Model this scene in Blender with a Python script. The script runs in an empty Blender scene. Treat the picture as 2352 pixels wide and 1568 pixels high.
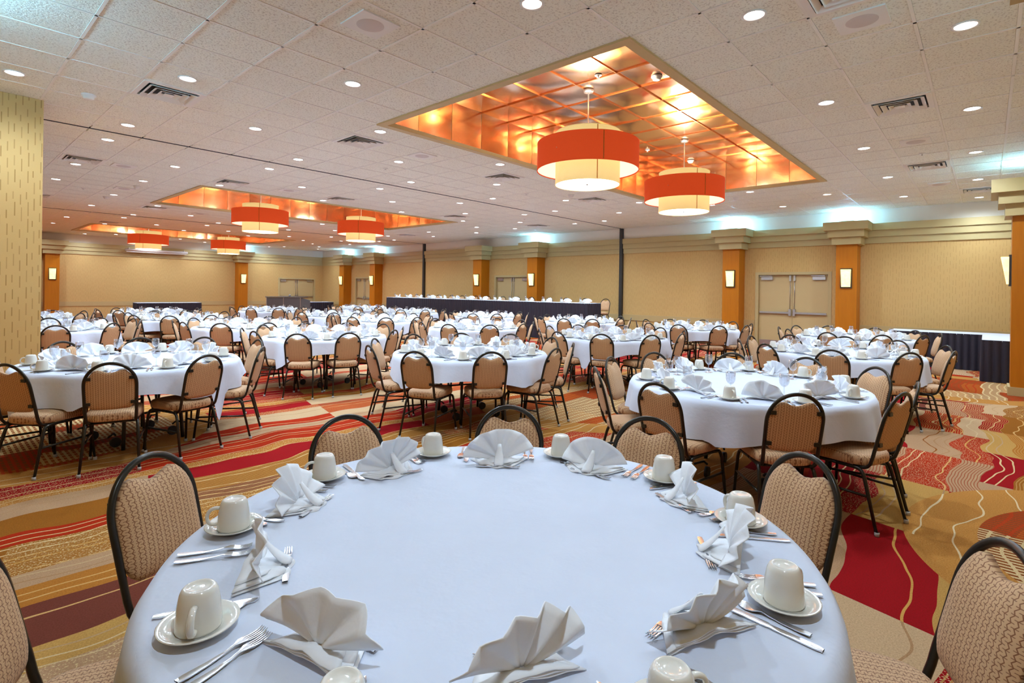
import bpy, bmesh, math, random
from mathutils import Vector, Matrix
R = math.radians
PI = math.pi
random.seed(11)
sc = bpy.context.scene
C = sc.collection

# ------------------------------------------------------------------ camera, world, exposure
YAW = R(41.82); CAM_Z = 1.5
cam_d = bpy.data.cameras.new('camera'); cam = bpy.data.objects.new('camera', cam_d); C.objects.link(cam)
cam_d.sensor_width = 36.0; cam_d.lens = 1218.0/2352.0*36.0
cam_d.shift_x = -1.7/2352.0; cam_d.shift_y = -116.0/2352.0
cam_d.clip_start = 0.05; cam_d.clip_end = 200
cam.matrix_world = Matrix.Translation((0, 0, CAM_Z)) @ Matrix.Rotation(YAW-PI/2, 4, 'Z') @ Matrix.Rotation(PI/2, 4, 'X') @ Matrix.Rotation(0.0145, 4, 'Z')
sc.camera = cam
world = bpy.data.worlds.new('world'); sc.world = world; world.use_nodes = True
world.node_tree.nodes['Background'].inputs[0].default_value = (0.02, 0.02, 0.022, 1)
world.node_tree.nodes['Background'].inputs[1].default_value = 1.0
vs = sc.view_settings
vs.view_transform = 'Standard'; vs.look = 'None'; vs.gamma = 1.0; vs.use_curve_mapping = False
vs.exposure = 0.38
cy = sc.cycles
cy.max_bounces = 6; cy.diffuse_bounces = 4; cy.glossy_bounces = 4; cy.transmission_bounces = 4; cy.transparent_max_bounces = 16
cy.caustics_reflective = False; cy.caustics_refractive = False; cy.sample_clamp_indirect = 6.0
cy.use_light_tree = True; cy.use_adaptive_sampling = True; cy.adaptive_threshold = 0.18; cy.adaptive_min_samples = 16
DOWN_W = 135.0; DOWN_COL = (0.66, 0.83, 1.0)
PEND_DISC = 9.0; PEND_SHADE = 0.42; PEND_UP = 6.0
UP_W = 45.0; UP_COL = (0.22, 0.62, 1.0)
SCONCE_E = 1.7

CEIL = 3.651
WX = 15.8; FY = 29.2; NY = -0.75; LX = -0.65
FW = (math.cos(YAW), math.sin(YAW)); RT = (math.sin(YAW), -math.cos(YAW))
def scr(x, y):                                    # bearing and distance seen from the camera
    return (x*RT[0]+y*RT[1])/max(0.05, x*FW[0]+y*FW[1]), x*FW[0]+y*FW[1]

# ------------------------------------------------------------------ material helpers
class NT:
    def __init__(s, name):
        s.m = bpy.data.materials.new(name); s.m.use_nodes = True
        s.t = s.m.node_tree; s.t.nodes.clear()
        s.out = s.t.nodes.new('ShaderNodeOutputMaterial')
    def n(s, typ, **kw):
        nd = s.t.nodes.new(typ)
        for k, v in kw.items():
            if k[0] == '_': setattr(nd, k[1:], v)
            else: s.put(nd, k, v)
        return nd
    def put(s, nd, k, v):
        i = nd.inputs[int(k[1:])] if (k[0] == 'i' and k[1:].isdigit()) else nd.inputs[k.replace('__', ' ')]
        if hasattr(v, 'is_output') or isinstance(v, bpy.types.NodeSocket): s.t.links.new(v, i)
        elif isinstance(v, (tuple, list)) and len(v) == 3 and i.type == 'RGBA': i.default_value = (*v, 1)
        else: i.default_value = v
    def math(s, op, a, b=0.0, c=0.0):
        nd = s.t.nodes.new('ShaderNodeMath'); nd.operation = op
        for k, v in enumerate((a, b, c)):
            s.put(nd, 'i%d' % k, v)
        return nd.outputs[0]
    def mix(s, f, a, b):
        nd = s.t.nodes.new('ShaderNodeMix'); nd.data_type = 'RGBA'
        s.put(nd, 'i0', f); s.put(nd, 'i6', (*a, 1) if isinstance(a, tuple) else a); s.put(nd, 'i7', (*b, 1) if isinstance(b, tuple) else b)
        return nd.outputs[2]
    def ramp(s, f, stops, interp='CONSTANT'):
        nd = s.t.nodes.new('ShaderNodeValToRGB'); cr = nd.color_ramp; cr.interpolation = interp
        while len(cr.elements) < len(stops): cr.elements.new(0.5)
        for e, (p, c) in zip(cr.elements, stops): e.position = p; e.color = (*c, 1)
        s.put(nd, 'i0', f); return nd.outputs[0]
    def noise(s, vec, scale, detail=2.0, rough=0.5, dim='3D'):
        nd = s.t.nodes.new('ShaderNodeTexNoise'); nd.noise_dimensions = dim
        s.put(nd, 'Vector', vec); nd.inputs['Scale'].default_value = scale; nd.inputs['Detail'].default_value = detail; nd.inputs['Roughness'].default_value = rough
        return nd.outputs[0]
    def white(s, a, b=0.0, c=0.0):
        nd = s.t.nodes.new('ShaderNodeTexWhiteNoise'); nd.noise_dimensions = '3D'
        s.put(nd, 'Vector', s.comb(a, b, c)); return nd.outputs[0]
    def comb(s, a, b, c=0.0):
        nd = s.t.nodes.new('ShaderNodeCombineXYZ')
        for k, v in enumerate((a, b, c)): s.put(nd, 'i%d' % k, v)
        return nd.outputs[0]
    def pos(s, local=False):
        if local: o = s.t.nodes.new('ShaderNodeTexCoord').outputs['Object']
        else: o = s.t.nodes.new('ShaderNodeNewGeometry').outputs['Position']
        sp = s.t.nodes.new('ShaderNodeSeparateXYZ'); s.t.links.new(o, sp.inputs[0])
        return o, sp.outputs[0], sp.outputs[1], sp.outputs[2]
    def bump(s, h, strength=0.3, dist=0.01):
        nd = s.t.nodes.new('ShaderNodeBump'); nd.inputs['Strength'].default_value = strength; nd.inputs['Distance'].default_value = dist
        s.put(nd, 'Height', h); return nd.outputs[0]
    def bsdf(s, color, rough=0.6, metal=0.0, normal=None, spec=0.5, emit=None, emit_s=0.0, coat=0.0, sheen=0.0, trans=0.0):
        nd = s.t.nodes.new('ShaderNodeBsdfPrincipled')
        s.put(nd, 'Base Color', color); s.put(nd, 'Roughness', rough); s.put(nd, 'Metallic', metal); s.put(nd, 'Specular IOR Level', spec)
        if normal is not None: s.put(nd, 'Normal', normal)
        if emit is not None: s.put(nd, 'Emission Color', emit); s.put(nd, 'Emission Strength', emit_s)
        if coat: s.put(nd, 'Coat Weight', coat); s.put(nd, 'Coat Roughness', 0.1)
        if sheen: s.put(nd, 'Sheen Weight', sheen)
        s.t.links.new(nd.outputs[0], s.out.inputs[0]); return nd
def plain(name, color, rough=0.6, metal=0.0, spec=0.5, var=0.06, scale=8.0, bump=0.0, coat=0.0):
    q = NT(name); o, x, y, z = q.pos(True)
    nz = q.noise(o, scale, 3.0)
    c = q.mix(nz, tuple(v*(1-var) for v in color), tuple(min(1, v*(1+var)) for v in color))
    nr = q.bump(q.noise(o, scale*12, 2.0), bump, 0.004) if bump else None
    q.bsdf(c, rough, metal, nr, spec, coat=coat); return q.m
def emis(name, color, s):
    q = NT(name); o, x, y, z = q.pos(True)
    e = q.n('ShaderNodeEmission', Color=q.mix(q.noise(o, 3.0), tuple(v*0.97 for v in color), color), Strength=s)
    q.t.links.new(e.outputs[0], q.out.inputs[0]); return q.m

MAT = {}
# wallpaper with little vertical dashes
def wallpaper(name, axis, con=1.0):
    q = NT(name); o, x, y, z = q.pos(); t = x if axis == 0 else y
    u = q.math('DIVIDE', t, 0.056); col = q.math('FLOOR', u); fr = q.math('FRACT', u)
    rnd = q.white(col, 3.0)
    v = q.math('ADD', q.math('DIVIDE', z, 0.19), q.math('MULTIPLY', rnd, 7.0)); row = q.math('FLOOR', v); fv = q.math('FRACT', v)
    r2 = q.white(col, row, 5.0)
    on = q.math('LESS_THAN', fv, q.math('ADD', 0.35, q.math('MULTIPLY', r2, 0.5)))
    ctr = q.math('ADD', 0.5, q.math('MULTIPLY', q.math('SUBTRACT', r2, 0.5), 0.35))
    ln = q.math('LESS_THAN', q.math('ABSOLUTE', q.math('SUBTRACT', fr, ctr)), 0.085)
    k = q.math('MULTIPLY', q.math('MULTIPLY', on, ln), q.math('ADD', 0.55, q.math('MULTIPLY', q.white(row, col), 0.45)))
    base = q.mix(q.noise(o, 1.2), (0.565, 0.35, 0.125), (0.615, 0.382, 0.145))
    c = q.mix(q.math('MULTIPLY', k, con), base, (0.36, 0.20, 0.055))
    q.bsdf(c, 0.75, normal=q.bump(q.noise(o, 160.0), 0.12, 0.003), spec=0.3); return q.m
MAT['paper_x'] = wallpaper('wallpaper_along_x', 0, 0.5); MAT['paper_y'] = wallpaper('wallpaper_along_y', 1, 0.5); MAT['paper_dash'] = wallpaper('dashed_wallpaper', 0, 1.0)
MAT['crown'] = plain('khaki_paint', (0.50, 0.375, 0.165), 0.55, var=0.03)
MAT['upper'] = plain('pale_plaster', (0.80, 0.72, 0.60), 0.8, var=0.02)
MAT['rail'] = plain('tan_vinyl', (0.49, 0.335, 0.14), 0.6, var=0.04)
def wood(name, a, b):
    q = NT(name); o, x, y, z = q.pos(True)
    v = q.comb(q.math('MULTIPLY', x, 9.0), q.math('MULTIPLY', y, 9.0), q.math('MULTIPLY', z, 1.1))
    q.bsdf(q.mix(q.noise(v, 2.2, 4.0), a, b), 0.42, spec=0.25); return q.m
MAT['column'] = wood('amber_veneer', (0.42, 0.125, 0.004), (0.53, 0.168, 0.006))
MAT['door'] = plain('tan_door_paint', (0.55, 0.39, 0.18), 0.45, var=0.02)
MAT['doorframe'] = plain('khaki_frame_paint', (0.50, 0.37, 0.17), 0.5, var=0.02)
MAT['steel'] = plain('brushed_steel', (0.55, 0.55, 0.56), 0.32, 1.0, var=0.05, scale=20)
MAT['black'] = plain('black_metal', (0.012, 0.011, 0.010), 0.35, 0.3, var=0.2)
MAT['darkstrip'] = plain('dark_partition_jamb', (0.025, 0.022, 0.018), 0.5)
# ceiling tile
q = NT('fissured_ceiling_tile'); o, x, y, z = q.pos()
n1 = q.noise(o, 55.0, 4.0, 0.65); n2 = q.noise(o, 0.9, 2.0)
oi = q.t.nodes.new('ShaderNodeObjectInfo').outputs['Random']
spot = q.math('LESS_THAN', n1, 0.43)
base = q.mix(q.math('ADD', q.math('MULTIPLY', n2, 0.6), q.math('MULTIPLY', oi, 0.4)), (0.84, 0.80, 0.68), (0.91, 0.87, 0.745))
q.bsdf(q.mix(q.math('MULTIPLY', spot, 0.5), base, (0.48, 0.40, 0.30)), 0.9, normal=q.bump(n1, 0.55, 0.02), spec=0.1); MAT['tile'] = q.m
MAT['tbar'] = plain('beige_grid_metal', (0.84, 0.78, 0.68), 0.5, var=0.02)
MAT['white'] = plain('white_enamel', (0.80, 0.74, 0.66), 0.45, var=0.02)
MAT['grille'] = plain('grille_metal', (0.62, 0.52, 0.46), 0.6, var=0.03)
MAT['void'] = plain('duct_black', (0.012, 0.012, 0.014), 0.6)
MAT['trim'] = plain('ochre_trim_paint', (0.58, 0.40, 0.17), 0.5, var=0.03)
# copper panel
q = NT('dented_copper'); o, x, y, z = q.pos(); rnd = q.t.nodes.new('ShaderNodeObjectInfo').outputs['Random']
wv = q.comb(q.math('ADD', x, q.math('MULTIPLY', rnd, 37.0)), y, z)
dent = q.math('ADD', q.noise(wv, 1.5, 0.0), q.math('MULTIPLY', q.noise(wv, 4.5, 0.0), 0.10))
q.bsdf(q.mix(rnd, (0.94, 0.60, 0.39), (0.90, 0.51, 0.29)), 0.17, 1.0, q.bump(dent, 0.5, 0.07)); MAT['copper'] = q.m
MAT['copper_seam'] = plain('copper_seam', (0.80, 0.36, 0.15), 0.25, 1.0)
# carpet
q = NT('woven_carpet'); o, x, y, z = q.pos()
def nz1(sc_, off): return q.math('SUBTRACT', q.noise(q.comb(q.math('MULTIPLY', x, 1.0), off, 0.0), sc_, 2.0), 0.5)
yl = q.math('MULTIPLY', y, 0.35)
w1 = q.math('MULTIPLY', nz1(0.55, yl), 0.55)
w2 = q.math('MULTIPLY', q.math('SUBTRACT', q.noise(q.comb(x, q.math('MULTIPLY', y, 0.5), 4.0), 1.5, 1.0), 0.5), 0.26)
yy = q.math('ADD', q.math('ADD', y, w1), w2)
u = q.math('DIVIDE', yy, 0.27)
u2 = q.math('ADD', u, q.math('ADD', q.math('MULTIPLY', q.math('SINE', q.math('MULTIPLY', u, 2.4)), 0.27), q.math('MULTIPLY', q.math('SINE', q.math('MULTIPLY', u, 5.1)), 0.05)))
b = q.math('FLOOR', u2); fb = q.math('FRACT', u2)
xs = q.math('ADD', q.math('SUBTRACT', x, q.math('MULTIPLY', y, 0.25)), q.math('MULTIPLY', q.white(q.math('FLOOR', q.math('DIVIDE', b, 3.0)), 2.0), 1.3))
bl = q.math('ADD', 1.15, q.math('MULTIPLY', q.math('GREATER_THAN', b, 7.5), 1.5))   # longer blocks away from the aisle
kx = q.math('FLOOR', q.math('DIVIDE', xs, bl))
rc = q.white(b, kx, 1.0)
RED = (0.33, 0.006, 0.012); RED2 = (0.42, 0.025, 0.008); TAN = (0.49, 0.295, 0.16); GOLD = (0.55, 0.31, 0.085); BRN = (0.32, 0.115, 0.016); MAR = (0.17, 0.045, 0.03); CRM = (0.60, 0.40, 0.22); ORG = (0.47, 0.18, 0.03)
isb = q.math('LESS_THAN', q.white(b, 12.0), 0.22)
par = q.math('MULTIPLY', q.math('FRACT', q.math('DIVIDE', q.math('ADD', kx, q.math('FLOOR', q.math('MULTIPLY', q.white(b, 19.0), 2.0))), 2.0)), 2.0)
lft = q.math('GREATER_THAN', b, 7.5)
par = q.math('ADD', q.math('MULTIPLY', par, q.math('SUBTRACT', 1.0, lft)), q.math('MULTIPLY', q.math('GREATER_THAN', q.white(b, kx, 73.0), 0.68), lft))
cell = q.mix(isb, q.mix(par, q.ramp(rc, [(0.0, RED), (0.5, RED2), (0.86, MAR)]), q.ramp(rc, [(0.0, TAN), (0.45, CRM), (0.75, GOLD)])), q.ramp(rc, [(0.0, BRN), (0.55, ORG)]))
lum = q.math('MULTIPLY', par, q.math('SUBTRACT', 1.0, isb))
# thin wavy lines
w3 = q.math('MULTIPLY', q.math('SUBTRACT', q.noise(q.comb(x, q.math('MULTIPLY', y, 1.0), 9.0), 1.9, 1.0), 0.5), 0.30)
lv = q.math('DIVIDE', q.math('ADD', yy, q.math('MULTIPLY', w3, 0.6)), 0.075); lf = q.math('FLOOR', lv)
lm = q.math('MULTIPLY', q.math('LESS_THAN', q.math('ABSOLUTE', q.math('SUBTRACT', q.math('FRACT', lv), 0.5)), 0.075), q.math('GREATER_THAN', q.white(lf, q.math('FLOOR', q.math('DIVIDE', kx, 2.0)), 8.0), 0.55))
lcol = q.mix(q.white(lf, 7.0), (0.80, 0.60, 0.32), (0.66, 0.34, 0.08))
dk = q.mix(q.white(lf, 9.0), (0.30, 0.10, 0.02), (0.80, 0.62, 0.36))
c1 = q.mix(lm, cell, q.mix(lum, lcol, dk))
# pencil stripes inside some bands
ps = q.math('MULTIPLY', q.math('LESS_THAN', q.math('FRACT', q.math('DIVIDE', yy, 0.021)), 0.33), q.math('LESS_THAN', q.white(b, kx, 21.0), 0.22))
c1 = q.mix(q.math('MULTIPLY', ps, 0.8), c1, q.mix(lum, (0.55, 0.30, 0.09), (0.34, 0.06, 0.02)))
# speckled bands
sp = q.math('MULTIPLY', q.math('GREATER_THAN', q.noise(o, 95.0, 1.0), 0.60), q.math('LESS_THAN', q.white(b, kx, 31.0), 0.16))
c1 = q.mix(q.math('MULTIPLY', sp, 0.75), c1, (0.78, 0.58, 0.30))
# rings with a hatched inside
dmin = None
for (cx_, cy_) in ((4.5, -1.15), (0.7, 6.9), (6.1, 4.0), (9.6, 7.6), (2.9, 11.6), (11.6, 0.4), (9.6, 13.2), (5.4, 17.3)):
    d = q.math('SQRT', q.math('ADD', q.math('POWER', q.math('SUBTRACT', x, cx_), 2.0), q.math('POWER', q.math('SUBTRACT', y, cy_), 2.0)))
    dmin = d if dmin is None else q.math('MINIMUM', dmin, d)
ring = q.math('MULTIPLY', q.math('GREATER_THAN', dmin, 1.18), q.math('LESS_THAN', dmin, 1.56))
ins = q.math('LESS_THAN', dmin, 1.18)
hat = q.math('MULTIPLY', q.math('LESS_THAN', q.math('FRACT', q.math('DIVIDE', x, 0.042)), 0.52), q.math('LESS_THAN', q.math('FRACT', q.math('DIVIDE', yy, 0.085)), 0.78))
inner = q.mix(hat, q.mix(q.math('GREATER_THAN', q.white(b, kx, 41.0), 0.5), (0.44, 0.05, 0.012), (0.72, 0.52, 0.26)), q.mix(q.math('GREATER_THAN', q.white(b, kx, 42.0), 0.5), (0.25, 0.07, 0.018), (0.42, 0.13, 0.02)))
c1 = q.mix(ins, q.mix(ring, c1, q.mix(lm, q.mix(q.noise(o, 110.0, 1.0), (0.42, 0.16, 0.02), (0.64, 0.32, 0.09)), (0.80, 0.62, 0.36))), inner)
gr = q.noise(o, 140.0, 2.0); c1 = q.mix(q.math('MULTIPLY', q.math('POWER', gr, 1.4), 1.1), c1, q.mix(0.6, c1, (0.06, 0.012, 0.0)))
q.bsdf(c1, 0.95, normal=q.bump(gr, 0.35, 0.006), spec=0.03); MAT['carpet'] = q.m
# chair fabric: tan ground, brown zigzag chains
def fabric(name, ax):
    q = NT(name); o, x, y, z = q.pos(True); v = (z if ax == 'z' else y)
    P = 0.0165
    tri = q.math('PINGPONG', q.math('DIVIDE', v, 0.0085), 1.0)
    uu = q.math('ADD', q.math('DIVIDE', x, P), q.math('MULTIPLY', tri, 0.34)); fr = q.math('FRACT', uu)
    zig = q.math('LESS_THAN', q.math('ABSOLUTE', q.math('SUBTRACT', fr, 0.5)), 0.085)
    col = q.math('FLOOR', uu)
    vv = q.math('FRACT', q.math('ADD', q.math('DIVIDE', v, 0.017), q.math('FRACT', q.math('MULTIPLY', col, 0.5))))
    tick = q.math('MULTIPLY', q.math('LESS_THAN', vv, 0.13), 1.0)
    k = q.math('MAXIMUM', zig, q.math('MULTIPLY', tick, 0.85))
    g = q.mix(q.noise(o, 40.0, 3.0), (0.59, 0.35, 0.18), (0.66, 0.405, 0.215))
    q.bsdf(q.mix(q.math('MULTIPLY', k, 0.9), g, (0.20, 0.065, 0.018)), 0.62, normal=q.bump(k, 0.25, 0.002), spec=0.35, sheen=0.1); return q.m
MAT['fab_back'] = fabric('zigzag_fabric_backrest', 'z'); MAT['fab_seat'] = fabric('zigzag_fabric_seat', 'y')
MAT['frame'] = plain('bronze_black_powder_coat', (0.030, 0.026, 0.020), 0.28, 0.55, var=0.15, scale=30)
MAT['cap'] = plain('grey_foot_cap', (0.45, 0.44, 0.42), 0.5)
# linens
q = NT('white_tablecloth'); o, x, y, z = q.pos()
cr = q.noise(o, 7.0, 4.0, 0.6); wv = q.noise(o, 900.0, 1.0)
q.bsdf(q.mix(cr, (0.60, 0.645, 0.765), (0.66, 0.705, 0.825)), 0.75, normal=q.bump(q.math('ADD', cr, q.math('MULTIPLY', wv, 0.03)), 0.25, 0.02), spec=0.25, sheen=0.1); MAT['cloth'] = q.m
q = NT('white_napkin_cloth'); o, x, y, z = q.pos(True)
q.bsdf(q.mix(q.noise(o, 14.0, 3.0), (0.80, 0.81, 0.84), (0.86, 0.87, 0.90)), 0.8, normal=q.bump(q.noise(o, 25.0, 3.0), 0.25, 0.01), spec=0.2); MAT['napkin'] = q.m
MAT['china'] = plain('cream_china', (0.74, 0.71, 0.64), 0.12, spec=0.6, var=0.02, coat=0.3)
MAT['silver'] = plain('polished_steel', (0.74, 0.74, 0.75), 0.2, 1.0, var=0.02)
q = NT('clear_glass'); o, x, y, z = q.pos(True)
fz = q.n('ShaderNodeLayerWeight', Blend=0.5)
tr = q.n('ShaderNodeBsdfTransparent', Color=q.mix(q.noise(o, 5.0), (0.89, 0.90, 0.92), (0.93, 0.94, 0.95))); gl = q.n('ShaderNodeBsdfGlossy', Color=(1, 1, 1), Roughness=0.03)
mx = q.n('ShaderNodeMixShader', i0=q.math('ADD', q.math('MULTIPLY', q.math('POWER', fz.outputs[1], 1.8), 0.9), 0.07), i1=tr.outputs[0], i2=gl.outputs[0])
q.t.links.new(mx.outputs[0], q.out.inputs[0]); MAT['glass'] = q.m
MAT['skirt'] = plain('black_pleated_fabric', (0.016, 0.012, 0.024), 0.7, var=0.2, scale=30)
MAT['wood_under'] = plain('table_plywood', (0.22, 0.13, 0.06), 0.6)
MAT['rubber'] = plain('black_rubber', (0.015, 0.015, 0.016), 0.6)
MAT['bar_grey'] = plain('charcoal_laminate', (0.085, 0.075, 0.075), 0.5)
MAT['screen'] = plain('screen_case', (0.62, 0.50, 0.44), 0.5)
# lamp materials
MAT['lens'] = emis('downlight_lens', (1.0, 0.98, 1.0), 9.0)
MAT['disc'] = emis('pendant_diffuser', (0.93, 0.97, 1.0), PEND_DISC)
def shade(name, a, bcol, es, ecol):
    q = NT(name); o, x, y, z = q.pos(True)
    th = q.n('ShaderNodeTexCoord')
    wv = q.noise(q.comb(q.math('MULTIPLY', x, 60.0), q.math('MULTIPLY', y, 60.0), q.math('MULTIPLY', z, 220.0)), 1.0, 2.0)
    q.bsdf(q.mix(wv, a, bcol), 0.8, spec=0.15, emit=q.mix(wv, tuple(v*0.9 for v in ecol), ecol), emit_s=es, normal=q.bump(wv, 0.15, 0.002)); return q.m
MAT['cream_shade'] = shade('cream_linen_shade', (0.74, 0.56, 0.24), (0.80, 0.62, 0.30), PEND_SHADE, (0.95, 0.66, 0.27))
MAT['red_shade'] = shade('orange_red_shade', (0.50, 0.040, 0.008), (0.56, 0.052, 0.010), 0.42, (0.80, 0.085, 0.018))
MAT['shade_white'] = shade('white_shade_lining', (0.88, 0.86, 0.80), (0.90, 0.88, 0.82), 0.62, (1.0, 0.92, 0.74))
q = NT('amber_sconce_glass'); o, x, y, z = q.pos(True)
q.bsdf((0.9, 0.8, 0.45), 0.3, emit=q.mix(q.noise(o, 14.0, 3.0), (1.0, 0.48, 0.03), (1.0, 0.84, 0.34)), emit_s=SCONCE_E); MAT['sconce'] = q.m
MAT['up_lens'] = emis('uplight_lens', UP_COL, 8.0)

# ------------------------------------------------------------------ geometry helpers
def link(o): C.objects.link(o); return o
def empty(name, loc=(0, 0, 0), rz=0.0, parent=None):
    o = bpy.data.objects.new(name, None); o.empty_display_size = 0.1; o.location = loc; o.rotation_euler = (0, 0, rz)
    if parent: o.parent = parent
    return link(o)
def tag(o, label=None, cat=None, group=None, kind=None):
    if label: o['label'] = label
    if cat: o['category'] = cat
    if group: o['group'] = group
    if kind: o['kind'] = kind
    return o
def inst(name, me, parent=None, loc=(0, 0, 0), rz=0.0):
    o = bpy.data.objects.new(name, me); o.location = loc; o.rotation_euler = (0, 0, rz)
    if parent: o.parent = parent
    return link(o)
class MB:
    def __init__(s): s.v = []; s.f = []; s.sm = []
    def quad(s, pts, smooth=False):
        k = len(s.v); s.v += [tuple(p) for p in pts]; s.f.append(tuple(range(k, k+len(pts)))); s.sm.append(smooth)
    def box(s, x0, x1, y0, y1, z0, z1):
        k = len(s.v)
        s.v += [(x0, y0, z0), (x1, y0, z0), (x1, y1, z0), (x0, y1, z0), (x0, y0, z1), (x1, y0, z1), (x1, y1, z1), (x0, y1, z1)]
        for f in ((0, 3, 2, 1), (4, 5, 6, 7), (0, 1, 5, 4), (1, 2, 6, 5), (2, 3, 7, 6), (3, 0, 4, 7)):
            s.f.append(tuple(k+i for i in f)); s.sm.append(False)
        return s
    def grid(s, rows, smooth=True, closed=False, cap0=False, cap1=False):
        k = len(s.v); n = len(rows[0])
        for r in rows: s.v += [tuple(p) for p in r]
        for i in range(len(rows)-1):
            for j in range(n if closed else n-1):
                j2 = (j+1) % n
                s.f.append((k+i*n+j, k+i*n+j2, k+(i+1)*n+j2, k+(i+1)*n+j)); s.sm.append(smooth)
        if cap0: s.f.append(tuple(k+j for j in reversed(range(n)))); s.sm.append(False)
        if cap1: s.f.append(tuple(k+(len(rows)-1)*n+j for j in range(n))); s.sm.append(False)
        return s
    def lathe(s, prof, n=24, cx=0, cy=0, caps=False):
        rows = [[(cx+r*math.cos(2*PI*j/n), cy+r*math.sin(2*PI*j/n), z) for j in range(n)] for r, z in prof]
        return s.grid(rows, True, True, caps, caps)
    def tube(s, path, rad, n=8, flat=1.0, caps=True):
        P = [Vector(p) for p in path]; rows = []; up = None
        for i, p in enumerate(P):
            t = (P[min(i+1, len(P)-1)]-P[max(i-1, 0)]).normalized()
            if up is None:
                up = Vector((0, 1, 0)) if abs(t.y) < 0.9 else Vector((1, 0, 0))
            up = (up-t*up.dot(t)).normalized(); sd = t.cross(up)
            r = rad[i] if isinstance(rad, (list, tuple)) else rad
            rows.append([p+up*(r*flat*math.cos(2*PI*j/n))+sd*(r*math.sin(2*PI*j/n)) for j in range(n)])
        return s.grid(rows, True, True, caps, caps)
    def ribbon(s, pts, th=0.0022):
        # pts: (along, half width, z, sideways)
        top = [[(p[3]-p[1], p[0], p[2]+th), (p[3], p[0], p[2]+th*1.25), (p[3]+p[1], p[0], p[2]+th)] for p in pts]
        s.grid(top, True)
        bot = [[(p[3]+p[1], p[0], p[2]), (p[3]-p[1], p[0], p[2])] for p in pts]; s.grid(bot, False)
        for sg in (-1, 1):
            s.grid([[(p[3]+sg*p[1], p[0], p[2]), (p[3]+sg*p[1], p[0], p[2]+th)][::sg] for p in pts], False)
        return s
    def mesh(s, name, mat):
        me = bpy.data.meshes.new(name); me.from_pydata(s.v, [], s.f); me.update()
        me.polygons.foreach_set('use_smooth', s.sm)
        if mat: me.materials.append(MAT[mat] if isinstance(mat, str) else mat)
        return me
    def build(s, name, mat, parent=None, loc=(0, 0, 0), rz=0.0): return inst(name, s.mesh(name, mat), parent, loc, rz)
def weld(me, fix=True):
    bm = bmesh.new(); bm.from_mesh(me); bmesh.ops.remove_doubles(bm, verts=bm.verts, dist=1e-5)
    if fix: bmesh.ops.recalc_face_normals(bm, faces=bm.faces)
    bm.to_mesh(me); bm.free(); return me
def smoothpath(pts, k=4):
    P = [Vector(p) for p in pts]; out = []
    for i in range(len(P)-1):
        p0, p1, p2, p3 = P[max(i-1, 0)], P[i], P[i+1], P[min(i+2, len(P)-1)]
        for j in range(k):
            t = j/k; out.append(0.5*((2*p1)+(p2-p0)*t+(2*p0-5*p1+4*p2-p3)*t*t+(3*p1-p0-3*p2+p3)*t**3))
    out.append(P[-1]); return out
def box_obj(name, mat, b, parent=None): return MB().box(*b).build(name, mat, parent)
def bevel_box(name, mat, b, parent=None, w=0.01):
    o = box_obj(name, mat, b, parent); bm = bmesh.new(); bm.from_mesh(o.data)
    bmesh.ops.bevel(bm, geom=list(bm.edges), offset=w, segments=2, affect='EDGES', profile=0.5); bm.to_mesh(o.data); bm.free(); return o
ORD = ['first', 'second', 'third', 'fourth', 'fifth', 'sixth', 'seventh', 'eighth', 'ninth', 'tenth', 'eleventh', 'twelfth', 'thirteenth', 'fourteenth', 'fifteenth', 'sixteenth', 'seventeenth', 'eighteenth', 'nineteenth', 'twentieth', 'twenty-first', 'twenty-second', 'twenty-third', 'twenty-fourth', 'twenty-fifth', 'twenty-sixth']

# ------------------------------------------------------------------ the setting: floor, walls
fl = box_obj('floor', 'carpet', (LX-0.2, WX+0.3, NY-0.3, FY+0.3, -0.05, 0.0)); tag(fl, 'patterned red, gold and brown carpet with wavy stripes', kind='structure')
ZC = 3.30        # top of the crown moulding
def wall_box(name, mat, b, label):
    o = box_obj(name, mat, b); return tag(o, label, kind='structure')
# right wall (X = WX) with door recesses
doors = [(3.07, 4.85), (13.27, 15.1), (24.05, 25.6)]
wr = empty('wall_right', (WX, 0, 0)); tag(wr, 'long gold wallpapered wall with pilasters and double doors', kind='structure')
def wpart(name, mat, b):
    o = box_obj(name, mat, b); o.parent = wr; o.location = (-WX, 0, 0); return o
ys = [NY] + [v for d in doors for v in d] + [FY]
for i in range(0, len(ys), 2): wpart('wall_panel', 'paper_y', (WX, WX+0.2, ys[i], ys[i+1], 0, ZC))
for d in doors: wpart('wall_panel', 'paper_y', (WX, WX+0.2, d[0], d[1], 2.12, ZC))
wpart('upper_wall', 'upper', (WX+0.002, WX+0.2, NY, FY, ZC, CEIL+0.2))
wf = empty('wall_far', (0, FY, 0)); tag(wf, 'far gold wallpapered wall behind the last tables', kind='structure')
def fpart(name, mat, b):
    o = box_obj(name, mat, b); o.parent = wf; o.location = (0, -FY, 0); return o
fd = (13.25, 15.3)
fpart('wall_panel', 'paper_x', (LX, fd[0], FY, FY+0.2, 0, ZC)); fpart('wall_panel', 'paper_x', (fd[1], WX, FY, FY+0.2, 0, ZC)); fpart('wall_panel', 'paper_x', (fd[0], fd[1], FY, FY+0.2, 2.05, ZC))
fpart('upper_wall', 'upper', (LX, WX, FY+0.002, FY+0.2, ZC, CEIL+0.2))
wall_box('wall_near', 'paper_x', (LX, WX, NY-0.2, NY, 0, CEIL+0.2), 'gold wallpapered wall at the camera end')
wall_box('wall_left', 'paper_y', (LX-0.2, LX, NY, FY, 0, CEIL+0.2), 'gold wallpapered wall on the camera side')
wall_box('wall_stub', 'paper_dash', (LX, 0.945, 8.25, 9.95, 0, CEIL-0.002), 'wallpapered wall end with brown dashes at the edge of view')
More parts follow.
